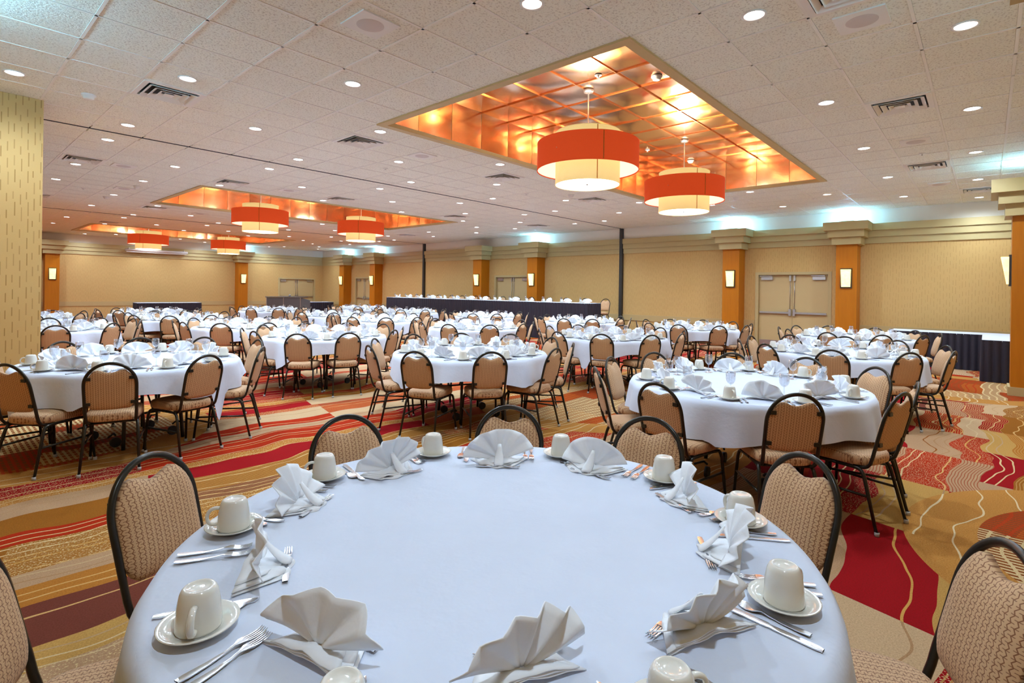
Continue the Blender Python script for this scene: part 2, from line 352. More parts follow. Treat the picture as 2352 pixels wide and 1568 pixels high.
# crown mouldings: three stepped bands along the walls and round every pilaster
def crown_run(axis, lo, hi, at, sgn, name='trim_1', label=''):
    e = empty(name, (0, 0, 0)); tag(e, label, kind='structure')
    for k, (z0, z1) in enumerate(((2.81, 2.97), (2.97, 3.13), (3.13, 3.30))):
        d = 0.03+0.035*k; a, b_ = sorted((at, at-sgn*d))
        MB().box(*((a, b_, lo, hi, z0, z1) if axis == 'y' else (lo, hi, a, b_, z0, z1))).build('moulding_band', 'crown', e)
    return e
gaps = [NY, 9.14, 9.26, 19.64, 19.76, FY]
for i in range(0, 6, 2):
    crown_run('y', gaps[i], gaps[i+1], WX, 1, 'trim_%d' % (i//2+1), 'khaki stepped crown moulding, %s section of the door wall' % ('nearest', 'middle', 'farthest')[i//2])
    for (z0, z1, d, nm, mt) in ((0.58, 0.77, 0.028, 'chair_rail', 'rail'), (0.0, 0.12, 0.015, 'baseboard', 'rail')):
        e = empty('%s_right' % nm if nm == 'baseboard' else 'trim_%d' % (10+i), (0, 0, 0)); tag(e, 'flat tan %s along the %s stretch of the door wall' % (nm.replace('_', ' '), ('nearest', 'middle', 'farthest')[i//2]), kind='structure')
        cur = gaps[i]
        for d0, d1 in doors+[(99, 99)]:
            if d0 > gaps[i+1]: d0 = gaps[i+1]
            if d0 > cur: MB().box(WX-d, WX, cur, d0-0.06 if d0 < gaps[i+1] else d0, z0, z1).build(nm, mt, e)
            cur = max(cur, d1+0.06)
            if cur >= gaps[i+1]: break
crown_run('x', LX, WX, FY, 1, 'trim_5', 'khaki stepped crown moulding on the far wall')
crown_run('x', LX, WX, NY, -1, 'trim_6', 'khaki stepped crown moulding on the camera end wall')
for (z0, z1, d, nm, lab) in ((0.58, 0.77, 0.018, 'trim_7', 'flat tan chair rail across the far wall'), (0.0, 0.12, 0.015, 'baseboard_far', 'tan baseboard at the foot of the far wall')):
    e = empty(nm); tag(e, lab, kind='structure')
    MB().box(LX, fd[0]-0.06, FY-d, FY, z0, z1).build('board', 'rail', e); MB().box(fd[1]+0.06, WX, FY-d, FY, z0, z1).build('board', 'rail', e)
e = box_obj('baseboard_left', 'rail', (LX, 0.955, 8.235, 8.25, 0, 0.12)); tag(e, 'tan baseboard under the wallpapered wall end', kind='structure')

# pilasters with stepped capitals
def pilaster(x0, x1, y0, y1, face, label, base=False, n=[0]):
    """face: which side is against the wall ('+x','+y','-y')"""
    n[0] += 1
    e = empty('pilaster', ((x0+x1)/2, (y0+y1)/2, 0)); ox, oy = (x0+x1)/2, (y0+y1)/2
    def P(name, mat, d, z0, z1, w=0.0):
        a = [x0-d-ox, x1+d-ox, y0-d-oy, y1+d-oy]
        if face == '+x': a[1] = x1-ox
        if face == '+y': a[3] = y1-oy
        if face == '-y': a[2] = y0-oy
        if face == '-x': a[0] = x0-ox
        return MB().box(*a, z0, z1).build(name, mat, e)
    P('shaft', 'column', 0.0, 0.0, 2.80)
    P('capital_step', 'crown', 0.085, 2.77, 2.95); P('capital_step', 'crown', 0.165, 2.95, 3.12); P('capital_step', 'crown', 0.25, 3.12, 3.32)
    P('plinth', 'crown', 0.03, 0.0, 0.13)
    return tag(e, label, 'pilaster', 'amber veneer pilasters')
PW = 0.46; PDp = 0.47
WALLP = [(2.39, 2.84), (5.20, 5.66), (12.52, 13.0), (15.46, 15.95), (23.1, 23.55), (26.05, 26.5)]
for i, (a, b_) in enumerate(WALLP):
    pilaster(WX-PDp, WX, a, b_, '+x', 'amber wooden pilaster with stepped khaki capital, %s from the right on the door wall' % ORD[i])
pilaster(3.40, 3.86, FY-PDp, FY, '+y', 'amber wooden pilaster on the far wall beside the dashed wall end')
pilaster(10.93, 11.39, FY-PDp, FY, '+y', 'amber wooden pilaster on the far wall left of the grey bar')
pilaster(11.25, 11.71, NY, -0.28, '-y', 'amber wooden pilaster cut by the right edge of the photo')
pilaster(3.30, 3.76, NY, -0.325, '-y', 'pilaster whose capital pokes into the top right corner')
pilaster(LX, LX+0.45, 5.0, 5.46, '-x', 'pilaster on the camera side wall outside the view')

# sconces on the pilasters, each with its own glow
def sconce(x, y, rz, label):
    e = empty('sconce_lamp', (x, y, 1.72), rz); tag(e, label, 'wall lamp', 'amber glass wall sconces')
    MB().box(-0.125, 0.125, 0.0, 0.03, -0.03, 0.46).build('back_plate', 'darkstrip', e)
    m = MB(); rows = []
    for z, w, d in ((0.0, 0.095, 0.055), (0.22, 0.10, 0.09), (0.43, 0.105, 0.125)):
        rows.append([(-w, 0.03, z), (-w, d*0.9, z), (-w*0.7, d, z), (w*0.7, d, z), (w, d*0.9, z), (w, 0.03, z)])
    m.grid(rows, False, True, True, True); m.build('glass_shade', 'sconce', e)
for i, (a, b_) in enumerate(WALLP): sconce(WX-PDp, (a+b_)/2, PI/2, 'glowing amber glass sconce on the %s pilaster from the right of the door wall' % ORD[i])
sconce(3.63, FY-PDp, PI, 'glowing sconce on the far pilaster next to the dashed wall end')
sconce(11.16, FY-PDp, PI, 'glowing sconce on the far pilaster left of the grey bar')
sconce(11.48, -0.28, 0, 'amber sconce seen side-on at the right edge of the photo')
# cool uplights standing on the capitals
def uplight(x, y, label, w=UP_W):
    e = empty('cove_uplight', (x, y, 3.32)); tag(e, label, 'uplight', 'cove uplights on the capitals')
    MB().box(-0.14, 0.14, -0.14, 0.14, 0.0, 0.05).build('housing', 'white', e)
    MB().box(-0.12, 0.12, -0.12, 0.12, 0.05, 0.055).build('lens', 'up_lens', e)
    L = bpy.data.lights.new('uplight_beam', 'POINT'); L.energy = w; L.color = UP_COL; L.shadow_soft_size = 0.08
    lo = bpy.data.objects.new('uplight_beam', L); link(lo); lo.parent = e; lo.location = (0, 0, 0.14)
for i, (a, b_) in enumerate(WALLP):
    if i in (3,): continue
    uplight(WX-0.3, (a+b_)/2, 'hidden cool uplight on the %s capital from the right of the door wall' % ORD[i])
uplight(11.16, FY-0.3, 'hidden cool uplight on the far wall capital left of the grey bar')
uplight(11.48, NY+0.2, 'cool uplight on the capital at the right edge of the photo'); uplight(3.53, NY+0.2, 'cool uplight on the capital at the top right corner')
uplight(LX+0.3, 5.2, 'cool uplight above the camera side wall', 140.0)

# partition jambs and ceiling tracks
for k, yy_ in enumerate((9.2, 19.7)):
    e = box_obj('trim_%d' % (20+k), 'darkstrip', (WX-0.10, WX, yy_-0.055, yy_+0.055, 0, CEIL-0.004)); tag(e, 'dark vertical partition jamb on the door wall, %s' % ('nearer' if k == 0 else 'farther'), kind='structure')
    e = box_obj('trim_%d' % (22+k), 'void', (LX+0.01, WX-0.12, yy_-0.012, yy_+0.012, CEIL-0.007, CEIL+0.02)); tag(e, '%s dark partition track line across the ceiling' % ('nearer' if k == 0 else 'farther'), kind='structure')

# doors
def double_door(name, org, rz, w, h, single, label):
    """local x along the wall, y out of the wall into the room"""
    e = empty(name, org, rz); tag(e, label, kind='structure')
    m = MB(); t = 0.055
    m.box(-t, 0.03, -0.14, 0.012, 0, h+t); m.box(w-0.03, w+t, -0.14, 0.012, 0, h+t); m.box(0.03, w-0.03, -0.14, 0.012, h-0.02, h+t); m.build('door_frame', 'doorframe', e)
    leaves = [(0.035, w-0.035)] if single else [(0.035, w/2-0.003), (w/2+0.003, w-0.035)]
    MB().box(0.0, w, -0.2, -0.125, 0, h).build('backing', 'darkstrip', e)
    for i, (a, b_) in enumerate(leaves):
        lf = MB().box(a, b_, -0.12, -0.075, 0.01, h-0.025).build('door_leaf', 'door', e)
        inner = b_ if i == 0 else a; sg = -1 if i == 0 else 1
        yb = -0.075
        MB().box(a+0.02, b_-0.02, yb, yb+0.004, 0.02, 0.24).build('kick_plate', 'steel', lf)
        m = MB(); m.box(min(inner+sg*0.02, inner+sg*0.08), max(inner+sg*0.02, inner+sg*0.08), yb, yb+0.06, 0.93, 1.11)
        m.box(a+0.03, b_-0.03, yb+0.03, yb+0.062, 0.985, 1.035); m.build('panic_bar', 'steel', lf)
        m = MB(); xr = inner+sg*0.05
        m.tube([(xr, yb+0.02, 1.1), (xr, yb+0.02, h-0.12)], 0.008, 6); m.box(xr-0.022, xr+0.022, yb, yb+0.045, h-0.19, h-0.04); m.build('vertical_rod', 'steel', lf)
        m = MB(); xc = a+0.06 if i == 0 else b_-0.06-0.30
        m.box(xc, xc+0.30, yb, yb+0.055, h-0.16, h-0.075); m.box(xc+0.02, xc+0.34, yb+0.02, yb+0.045, h-0.06, h-0.04); m.build('door_closer', 'steel', lf)
double_door('door_1', (WX, 3.07, 0), PI/2, 1.78, 2.07, False, 'tan double doors with steel push bars between the two nearest pilasters')
double_door('door_2', (WX, 13.27, 0), PI/2, 1.83, 2.07, False, 'tan double doors behind the head table')
double_door('door_3', (WX, 24.05, 0), PI/2, 1.55, 2.07, False, 'tan doors between the two farthest pilasters')
double_door('door_4', (15.3, FY, 0), PI, 2.05, 2.0, False, 'tan double doors in the far wall behind the grey bar')

# projection screen case
e = empty('projection_screen', (7.4, FY-0.22, 3.05)); tag(e, 'rolled up projection screen case hung before the far wall', 'projection screen')
m = MB(); m.tube([(-1.25, 0, 0.06), (1.25, 0, 0.06)], 0.06, 10); m.build('case', 'screen', e)
for sx in (-1.1, 1.1): MB().box(sx-0.02, sx+0.02, -0.02, 0.15, 0.05, 0.16).build('bracket', 'screen', e)
MB().box(-1.2, 1.2, -0.012, 0.012, -0.03, 0.0).build('bottom_bar', 'white', e)

# ------------------------------------------------------------------ ceiling: grid, tiles, coffers
T = 0.6096; XG = 1.527
SECT = [(NY, 8.98, 4.714), (9.445, 19.81, 9.445), (20.245, FY, 20.245)]
COFF = [(3.965, 11.28, 2.276, 5.934), (3.965, 11.28, 12.493, 16.15), (3.965, 11.28, 23.293, 26.95)]
VENTS = [(1.82, 6.76), (4.16, 6.74), (1.8, 11.51), (4.16, 11.48), (4.22, 17.25), (7.01, 11.34), (7.03, 6.61), (10.66, 6.61), (13.53, 11.12), (7.27, 0.74), (10.99, 0.74), (14.08, 0.14), (4.4, 0.75), (1.82, 17.2), (7.9, 17.3), (4.3, 22.2), (9.2, 21.9), (10.6, 11.4), (12.7, 17.2), (12.8, 22.1)]
ceil = empty('ceiling', (0, 0, CEIL)); tag(ceil, 'suspended ceiling of square fissured tiles', kind='structure')
tiles = []
xs0 = XG-T*math.ceil((XG-LX)/T)
vent_cells = []
for (s0, s1, g) in SECT:
    j0 = math.floor((s0-g)/T+1e-6); y = g+j0*T
    while y < s1-0.01:
        ya, yb = max(y, s0), min(y+T, s1)
        x = xs0
        while x < WX-0.01:
            xa, xb = max(x, LX), min(x+T, WX)
            cx_, cy_ = (xa+xb)/2, (ya+yb)/2
            if not any(c[0] < cx_ < c[1] and c[2] < cy_ < c[3] for c in COFF):
                v = [p for p in VENTS if x <= p[0] < x+T and y <= p[1] < y+T]
                if v: vent_cells.append((cx_, cy_))
                else: tiles.append((xa, xb, ya, yb))
            x += T
        y += T
for a, b_ in ((8.98, 9.19), (9.21, 9.445), (19.81, 19.69), (19.71, 20.245)):
    if a > b_: continue
    x = xs0
    while x < WX-0.01: tiles.append((max(x, LX), min(x+T, WX), a, b_)); x += T
tiles.append((LX, WX, 19.81-0.0, 19.69+0.12))
tiles = [t for t in tiles if t[3]-t[2] > 0.02]
tile_me = MB(); g_ = 0.009; tile_me.box(-T/2+g_, T/2-g_, -T/2+g_, T/2-g_, 0.0, 0.02); tile_me = tile_me.mesh('ceiling_tile', 'tile')
bm = bmesh.new(); bm.from_mesh(tile_me); bmesh.ops.bevel(bm, geom=[e_ for e_ in bm.edges if all(v.co.z < 0.01 for v in e_.verts)], offset=0.006, segments=1, affect='EDGES'); bm.to_mesh(tile_me); bm.free()
def tvis(t):
    cx_, cy_ = (t[0]+t[1])/2, (t[2]+t[3])/2
    b_, d = scr(cx_, cy_)
    full = (t[1]-t[0]) > T-0.01 and (t[3]-t[2]) > T-0.01
    ok = full and abs(b_) < 1.02 and d > 3.2 and (cx_ > 1.0 or cy_ < 8.0)
    return (0 if ok else 1, d)
tiles.sort(key=tvis)
rest = MB()
for i, t in enumerate(tiles):
    if i < 300 and tvis(t)[0] == 0:
        inst('ceiling_tile', tile_me, ceil, ((t[0]+t[1])/2, (t[2]+t[3])/2, 0.0))
    else: rest.box(t[0]+g_, t[1]-g_, t[2]+g_, t[3]-g_, 0.0, 0.02)
o = rest.build('tile_field', 'tile', ceil); o['kind'] = 'stuff'
# grid bars
def bar(b): MB().box(*b, -0.004, 0.012).build('grid_bar', 'tbar', ceil)
hw = 0.012
def cut(lo, hi, blocks):
    segs = [(lo, hi)]
    for a, b_ in blocks:
        nx = []
        for s0, s1 in segs:
            if b_ <= s0 or a >= s1: nx.append((s0, s1)); continue
            if a > s0: nx.append((s0, a))
            if b_ < s1: nx.append((b_, s1))
        segs = nx
    return segs
x = xs0+T
while x < WX:
    for (s0, s1, g) in SECT:
        for a, b_ in cut(s0, s1, [(c[2], c[3]) for c in COFF if c[0]+0.05 < x < c[1]-0.05]): bar((x-hw, x+hw, a, b_))
    x += T
for (s0, s1, g) in SECT:
    y = g+math.floor((s0-g)/T+1e-6)*T
    while y < s1+0.01:
        if y > s0-0.01:
            for a, b_ in cut(LX, WX, [(c[0], c[1]) for c in COFF if c[2]+0.05 < y < c[3]-0.05]): bar((a, b_, y-hw, y+hw))
        y += T
# slab above the tiles, open over the coffers
m = MB(); ycuts = [NY] + [v for c in COFF for v in (c[2], c[3])] + [FY]
for i in range(0, len(ycuts), 2): m.box(LX, WX+0.2, ycuts[i], ycuts[i+1], 0.03, 0.10)
for c in COFF: m.box(LX, c[0], c[2], c[3], 0.03, 0.10); m.box(c[1], WX+0.2, c[2], c[3], 0.03, 0.10)
m.build('ceiling_slab', 'upper', ceil)

# copper coffers: every panel its own part
CH = 0.61
def pillow(w, h):
    n = 6; rows = []
    for j in range(n+1):
        rows.append([(w*(i/n-0.5), h*(j/n-0.5), 0.012*(1-(2*i/n-1)**2)*(1-(2*j/n-1)**2)) for i in range(n+1)])
    return weld(MB().grid(rows, True).mesh('copper_panel', 'copper'), False)
pan = pillow(T-0.006, T-0.006); pan_side = pillow(T-0.006, CH-0.006)
for ci, c in enumerate(COFF):
    x0, x1, y0, y1 = c; e = empty('ceiling_coffer', ((x0+x1)/2, (y0+y1)/2, CEIL)); tag(e, ('large copper lined ceiling coffer nearest the camera', 'copper lined ceiling coffer in the middle bay', 'farthest copper lined ceiling coffer')[ci], 'ceiling coffer', 'copper ceiling coffers')
    ox, oy = (x0+x1)/2, (y0+y1)/2
    def put(me, X, Y, Z, rot):
        o = bpy.data.objects.new('copper_panel', me); o.parent = e; o.location = (X-ox, Y-oy, Z); o.rotation_euler = rot; link(o)
    ins = 0.05; nx = 12; ny = 6; sx = (x1-x0)/nx; sy = (y1-y0)/ny
    for i in range(nx):
        for j in range(ny): put(pan, x0+(i+0.5)*sx, y0+(j+0.5)*sy, CH, (PI, 0, 0))
    for i in range(nx):
        put(pan_side, x0+(i+0.5)*sx, y1-ins, CH/2, (PI/2, 0, 0)); put(pan_side, x0+(i+0.5)*sx, y0+ins, CH/2, (PI/2, 0, PI))
    for j in range(ny):
        put(pan_side, x0+ins, y0+(j+0.5)*sy, CH/2, (PI/2, 0, PI/2)); put(pan_side, x1-ins, y0+(j+0.5)*sy, CH/2, (PI/2, 0, -PI/2))
    m = MB()
    for i in range(1, nx): m.box(x0+i*sx-ox-0.006, x0+i*sx-ox+0.006, y0-oy, y1-oy, CH-0.016, CH-0.001)
    for j in range(1, ny): m.box(x0-ox, x1-ox, y0+j*sy-oy-0.006, y0+j*sy-oy+0.006, CH-0.016, CH-0.001)
    m.build('seam_grid', 'copper_seam', e)
    m = MB(); a, b_ = x0-ox, x1-ox; p, r_ = y0-oy, y1-oy; t = 0.10
    for bb in ((a-0.02, b_+0.02, p-0.02, p+t-0.02), (a-0.02, b_+0.02, r_-t+0.02, r_+0.02), (a-0.02, a+t-0.02, p+t-0.02, r_-t+0.02), (b_-t+0.02, b_+0.02, p+t-0.02, r_-t+0.02)): m.box(*bb, -0.02, 0.035)
    m.build('coffer_trim', 'trim', e)
    m = MB(); m.box(a-0.02, b_+0.02, p-0.02, r_+0.02, CH+0.02, CH+0.06)
    for bb in ((a-0.05, a-0.01, p-0.05, r_+0.05), (b_+0.01, b_+0.05, p-0.05, r_+0.05), (a, b_, p-0.05, p-0.01), (a, b_, r_+0.01, r_+0.05)): m.box(*bb, 0.03, CH+0.06)
    m.build('coffer_shell', 'trim', e)

# drum pendants
def ring_me(r, z0, z1, n=72, th=0.006):
    m = MB(); m.lathe([(r, z0), (r, z1)], n); o_ = m
    return m
def pendant(x, y, label, rz):
    e = empty('drum_pendant', (x, y, 0), rz); tag(e, label, 'pendant lamp', 'double drum pendant lamps')
    n = 72
    def drum(name, r, z0, z1, mo, mi):
        o = MB().lathe([(r, z0), (r, z1)], n).build(name, mo, e)
        MB().lathe([(r-0.004, z1), (r-0.004, z0)], n).build('lining', mi, o)
        m = MB()
        for z in (z0, z1): m.lathe([(r+0.003, z-0.006), (r+0.003, z+0.006), (r-0.007, z+0.006), (r-0.007, z-0.006), (r+0.003, z-0.006)], n)
        m.build('rim', mo, o)
        m = MB()
        for a in (0.9, 0.9+PI):
            m.box((r+0.001)*math.cos(a)-0.004, (r+0.001)*math.cos(a)+0.004, (r+0.001)*math.sin(a)-0.004, (r+0.001)*math.sin(a)+0.004, z0, z1)
        m.build('seam', 'column', o)
        return o
    drum('outer_shade', 0.685, 3.15, 3.51, 'red_shade', 'shade_white')
    drum('inner_shade', 0.435, 2.96, 3.66, 'cream_shade', 'cream_shade')
    MB().lathe([(0.001, 2.972), (0.43, 2.972)], n).build('diffuser', 'disc', e)
    MB().lathe([(0.0, 2.955), (0.016, 2.957), (0.016, 2.972)], 12).build('finial', 'steel', e)
    m = MB(); m.tube([(0, 0, 3.2), (0, 0, CEIL+CH-0.03)], 0.011, 8); m.build('stem', 'steel', e)
    MB().lathe([(0.0, CEIL+CH-0.045), (0.065, CEIL+CH-0.04), (0.07, CEIL+CH-0.012)], 20).build('canopy', 'steel', e)
    m = MB()
    for a in range(3): m.tube([(0.435*math.cos(a*2.094), 0.435*math.sin(a*2.094), 3.33), (0.685*math.cos(a*2.094), 0.685*math.sin(a*2.094), 3.33)], 0.006, 6)
    m.build('spider', 'steel', e)
    L = bpy.data.lights.new('pendant_bulb', 'POINT'); L.energy = 34.0*PEND_UP; L.color = (1.0, 0.92, 0.80); L.shadow_soft_size = 0.12
    lo = bpy.data.objects.new('pendant_bulb', L); link(lo); lo.parent = e; lo.location = (0, 0, 3.60)
PN = [(6.05, 4.08), (9.13, 4.08), (5.97, 14.3), (8.98, 14.3), (6.07, 25.0), (9.07, 25.0)]
PL = ['large red and cream drum pendant nearest the camera', 'red and cream drum pendant beside the nearest one in the same coffer', 'left drum pendant in the middle coffer', 'right drum pendant in the middle coffer', 'left drum pendant in the farthest coffer', 'right drum pendant in the farthest coffer']
for (p, lb) in zip(PN, PL): pendant(p[0], p[1], lb, random.uniform(0, 0.5)+2.9)

# recessed downlights
rowsL = [(0.15, [0.6, 5.49, 7.96, 10.38, 12.8, 15.1]), (1.36, [4.26, 6.72, 9.14, 11.62, 14.06]), (2.56, [3.03, 12.84]), (3.73, [1.83, 11.58, 13.98]), (4.99, [3.01, 12.75]), (6.2, [1.83, 4.17, 6.56, 8.95, 11.4, 13.8]),  # leftmost lamp of the first row is unseen, added to lighten the near napkins
 (7.42, [0.62, 3.01, 5.36, 7.76, 10.12, 12.53]), (8.62, [1.84, 4.2, 6.53, 8.88, 11.28, 13.72]), (9.72, [1.83, 4.2, 6.55, 8.86, 11.3, 13.74]), (10.92, [3.04, 5.41, 7.72, 10.16, 12.5]), (12.15, [1.83, 4.21, 6.56, 8.9, 11.23, 13.65]),
 (12.96, [3.04, 12.6]), (14.21, [1.83, 13.8]), (15.51, [3.05, 12.6]), (16.65, [1.83, 4.24, 6.6, 8.98, 11.35, 13.75]), (18.08, [3.07, 5.47, 7.88, 10.25, 12.6]), (19.36, [1.85, 4.3, 6.69, 9.1, 11.45, 13.8]), (20.48, [1.85, 4.3, 6.71, 9.1, 11.45, 13.8]),
 (21.85, [3.09, 5.54, 7.91, 10.3, 12.7]), (23.1, [1.9, 4.3, 6.76, 9.15, 11.55, 13.9]), (24.48, [3.09, 12.7]), (25.9, [2.0, 13.8]), (27.5, [3.1, 5.5, 7.9, 10.3, 12.7, 14.6]), (28.35, [4.6, 6.9, 9.2, 12.3])]
ring = MB().lathe([(0.088, 0.0), (0.092, -0.006), (0.075, -0.008), (0.072, -0.002)], 24).mesh('trim_ring', 'white')
lens = MB().lathe([(0.0, -0.0025), (0.073, -0.0025)], 24)
lens = lens.mesh('lens', 'lens')
# the emitting disc faces down
bm = bmesh.new(); bm.from_mesh(lens); bmesh.ops.reverse_faces(bm, faces=bm.faces); bm.to_mesh(lens); bm.free()
Lsp = bpy.data.lights.new('downlight_beam', 'SPOT'); Lsp.energy = DOWN_W; Lsp.color = DOWN_COL; Lsp.spot_size = R(165); Lsp.spot_blend = 1.0; Lsp.shadow_soft_size = 0.07
def side_word(k, n): return ORD[k]+' from the left'
for ri, (yy_, xl) in enumerate(rowsL):
    xl = [x for x in xl if not any(c[0]-0.1 < x < c[1]+0.1 and c[2]-0.1 < yy_ < c[3]+0.1 for c in COFF)]
    for k, xx in enumerate(sorted(xl)):
        e = empty('recessed_downlight', (xx, yy_, CEIL)); tag(e, 'lit round recessed ceiling light, %s cross row from the camera end, %s' % (ORD[ri], side_word(k, len(xl))), 'downlight', 'recessed downlights')
        inst('trim_ring', ring, e); inst('lens', lens, e)
        lo = bpy.data.objects.new('downlight_beam', Lsp); link(lo); lo.parent = e; lo.location = (0, 0, -0.02)
# vents
def vent_me():
    m = MB(); w = T/2-0.012
    def sq(a, b_, z0, z1):
        for bb in ((-b_, b_, -b_, -a), (-b_, b_, a, b_), (-b_, -a, -a, a), (a, b_, -a, a)): m.box(*bb, z0, z1)
    return m, sq, w
m, sq, w = vent_me(); sq(w-0.05, w, -0.012, 0.02); VF = m.mesh('frame', 'white')
def louvre(a, b_):
    m = MB(); rows = [[(-a, -a, 0.0), (a, -a, 0.0), (a, a, 0.0), (-a, a, 0.0)], [(-b_, -b_, -0.028), (b_, -b_, -0.028), (b_, b_, -0.028), (-b_, b_, -0.028)], [(-b_, -b_, -0.024), (b_, -b_, -0.024), (b_, b_, -0.024), (-b_, b_, -0.024)], [(-a, -a, 0.006), (a, -a, 0.006), (a, a, 0.006), (-a, a, 0.006)]]
    m.grid(rows, False, True); return m.mesh('louvre', 'white')
VL = [louvre(0.06, 0.10), louvre(0.125, 0.165), louvre(0.19, 0.23)]
VV = MB().box(-w, w, -w, w, 0.018, 0.02).mesh('duct', 'void'); VP = MB().box(-0.045, 0.045, -0.045, 0.045, -0.026, -0.02).mesh('centre_plate', 'white')
vent_cells.sort(key=lambda p: p[0]*FW[0]+p[1]*FW[1])
for i, (vx, vy) in enumerate(vent_cells):
    e = empty('air_diffuser', (vx, vy, CEIL)); tag(e, 'square louvred air diffuser in the ceiling, %s nearest to the camera' % ORD[i], 'air vent', 'ceiling air diffusers')
    inst('frame', VF, e); inst('duct', VV, e); inst('centre_plate', VP, e)
    for l in VL: inst('louvre', l, e)
# ceiling speakers, smoke heads, sprinklers
SPK = [(2.42, 3.76), (4.87, 0.75), (9.16, 0.76), (5.35, 6.78), (2.42, 11.6), (5.4, 11.5), (3.0, 14.3), (12.9, 0.7), (5.5, 17.4)]
sp_pl = MB().box(-0.17, 0.17, -0.17, 0.17, -0.012, 0.0).mesh('plate', 'white'); sp_gr = MB().lathe([(0.0, -0.016), (0.10, -0.016), (0.11, -0.012)], 32).mesh('grille', 'grille')
for i, (x, y) in enumerate(sorted(SPK, key=lambda p: p[0]*FW[0]+p[1]*FW[1])):
    e = empty('ceiling_speaker', (x, y, CEIL)); tag(e, 'square white ceiling speaker with round grille, %s nearest to the camera' % ORD[i], 'speaker', 'ceiling speakers'); inst('plate', sp_pl, e); inst('grille', sp_gr, e)
SMK = [(6.2, 3.15, CEIL+CH), (10.6, 4.6, CEIL+CH), (1.25, 7.6, CEIL), (3.1, 13.7, CEIL), (3.0, 16.0, CEIL), (12.1, 4.2, CEIL), (9.6, 6.9, CEIL)]
sb = MB().lathe([(0.07, 0.0), (0.07, -0.012), (0.055, -0.02), (0.05, -0.045), (0.03, -0.055), (0.0, -0.055)], 20).mesh('smoke_detector', 'white')
for i, p in enumerate(sorted(SMK, key=lambda p: p[0]*FW[0]+p[1]*FW[1])):
    tag(inst('smoke_detector', sb, None, (p[0], p[1], p[2]-0.002-(0.012 if p[2] > CEIL+0.1 else 0))), 'small white round smoke detector, %s nearest to the camera' % ORD[i], 'smoke detector', 'smoke detectors')
SPR = [(5.7, 3.7, CEIL+CH), (9.3, 4.9, CEIL+CH), (10.0, 0.75, CEIL), (5.5, 8.0, CEIL), (8.9, 7.6, CEIL), (3.6, 9.0, CEIL), (13.2, 2.9, CEIL), (2.4, 15.0, CEIL), (12.0, 10.3, CEIL)]
sh = MB().lathe([(0.045, 0.0), (0.045, -0.006), (0.012, -0.008), (0.008, -0.03), (0.02, -0.032), (0.0, -0.034)], 14).mesh('sprinkler_head', 'white')
for i, p in enumerate(sorted(SPR, key=lambda p: p[0]*FW[0]+p[1]*FW[1])):
    tag(inst('sprinkler_head', sh, None, (p[0], p[1], p[2]-0.002-(0.012 if p[2] > CEIL+0.1 else 0))), 'tiny fire sprinkler head in the ceiling, %s nearest to the camera' % ORD[i], 'sprinkler', 'fire sprinklers')

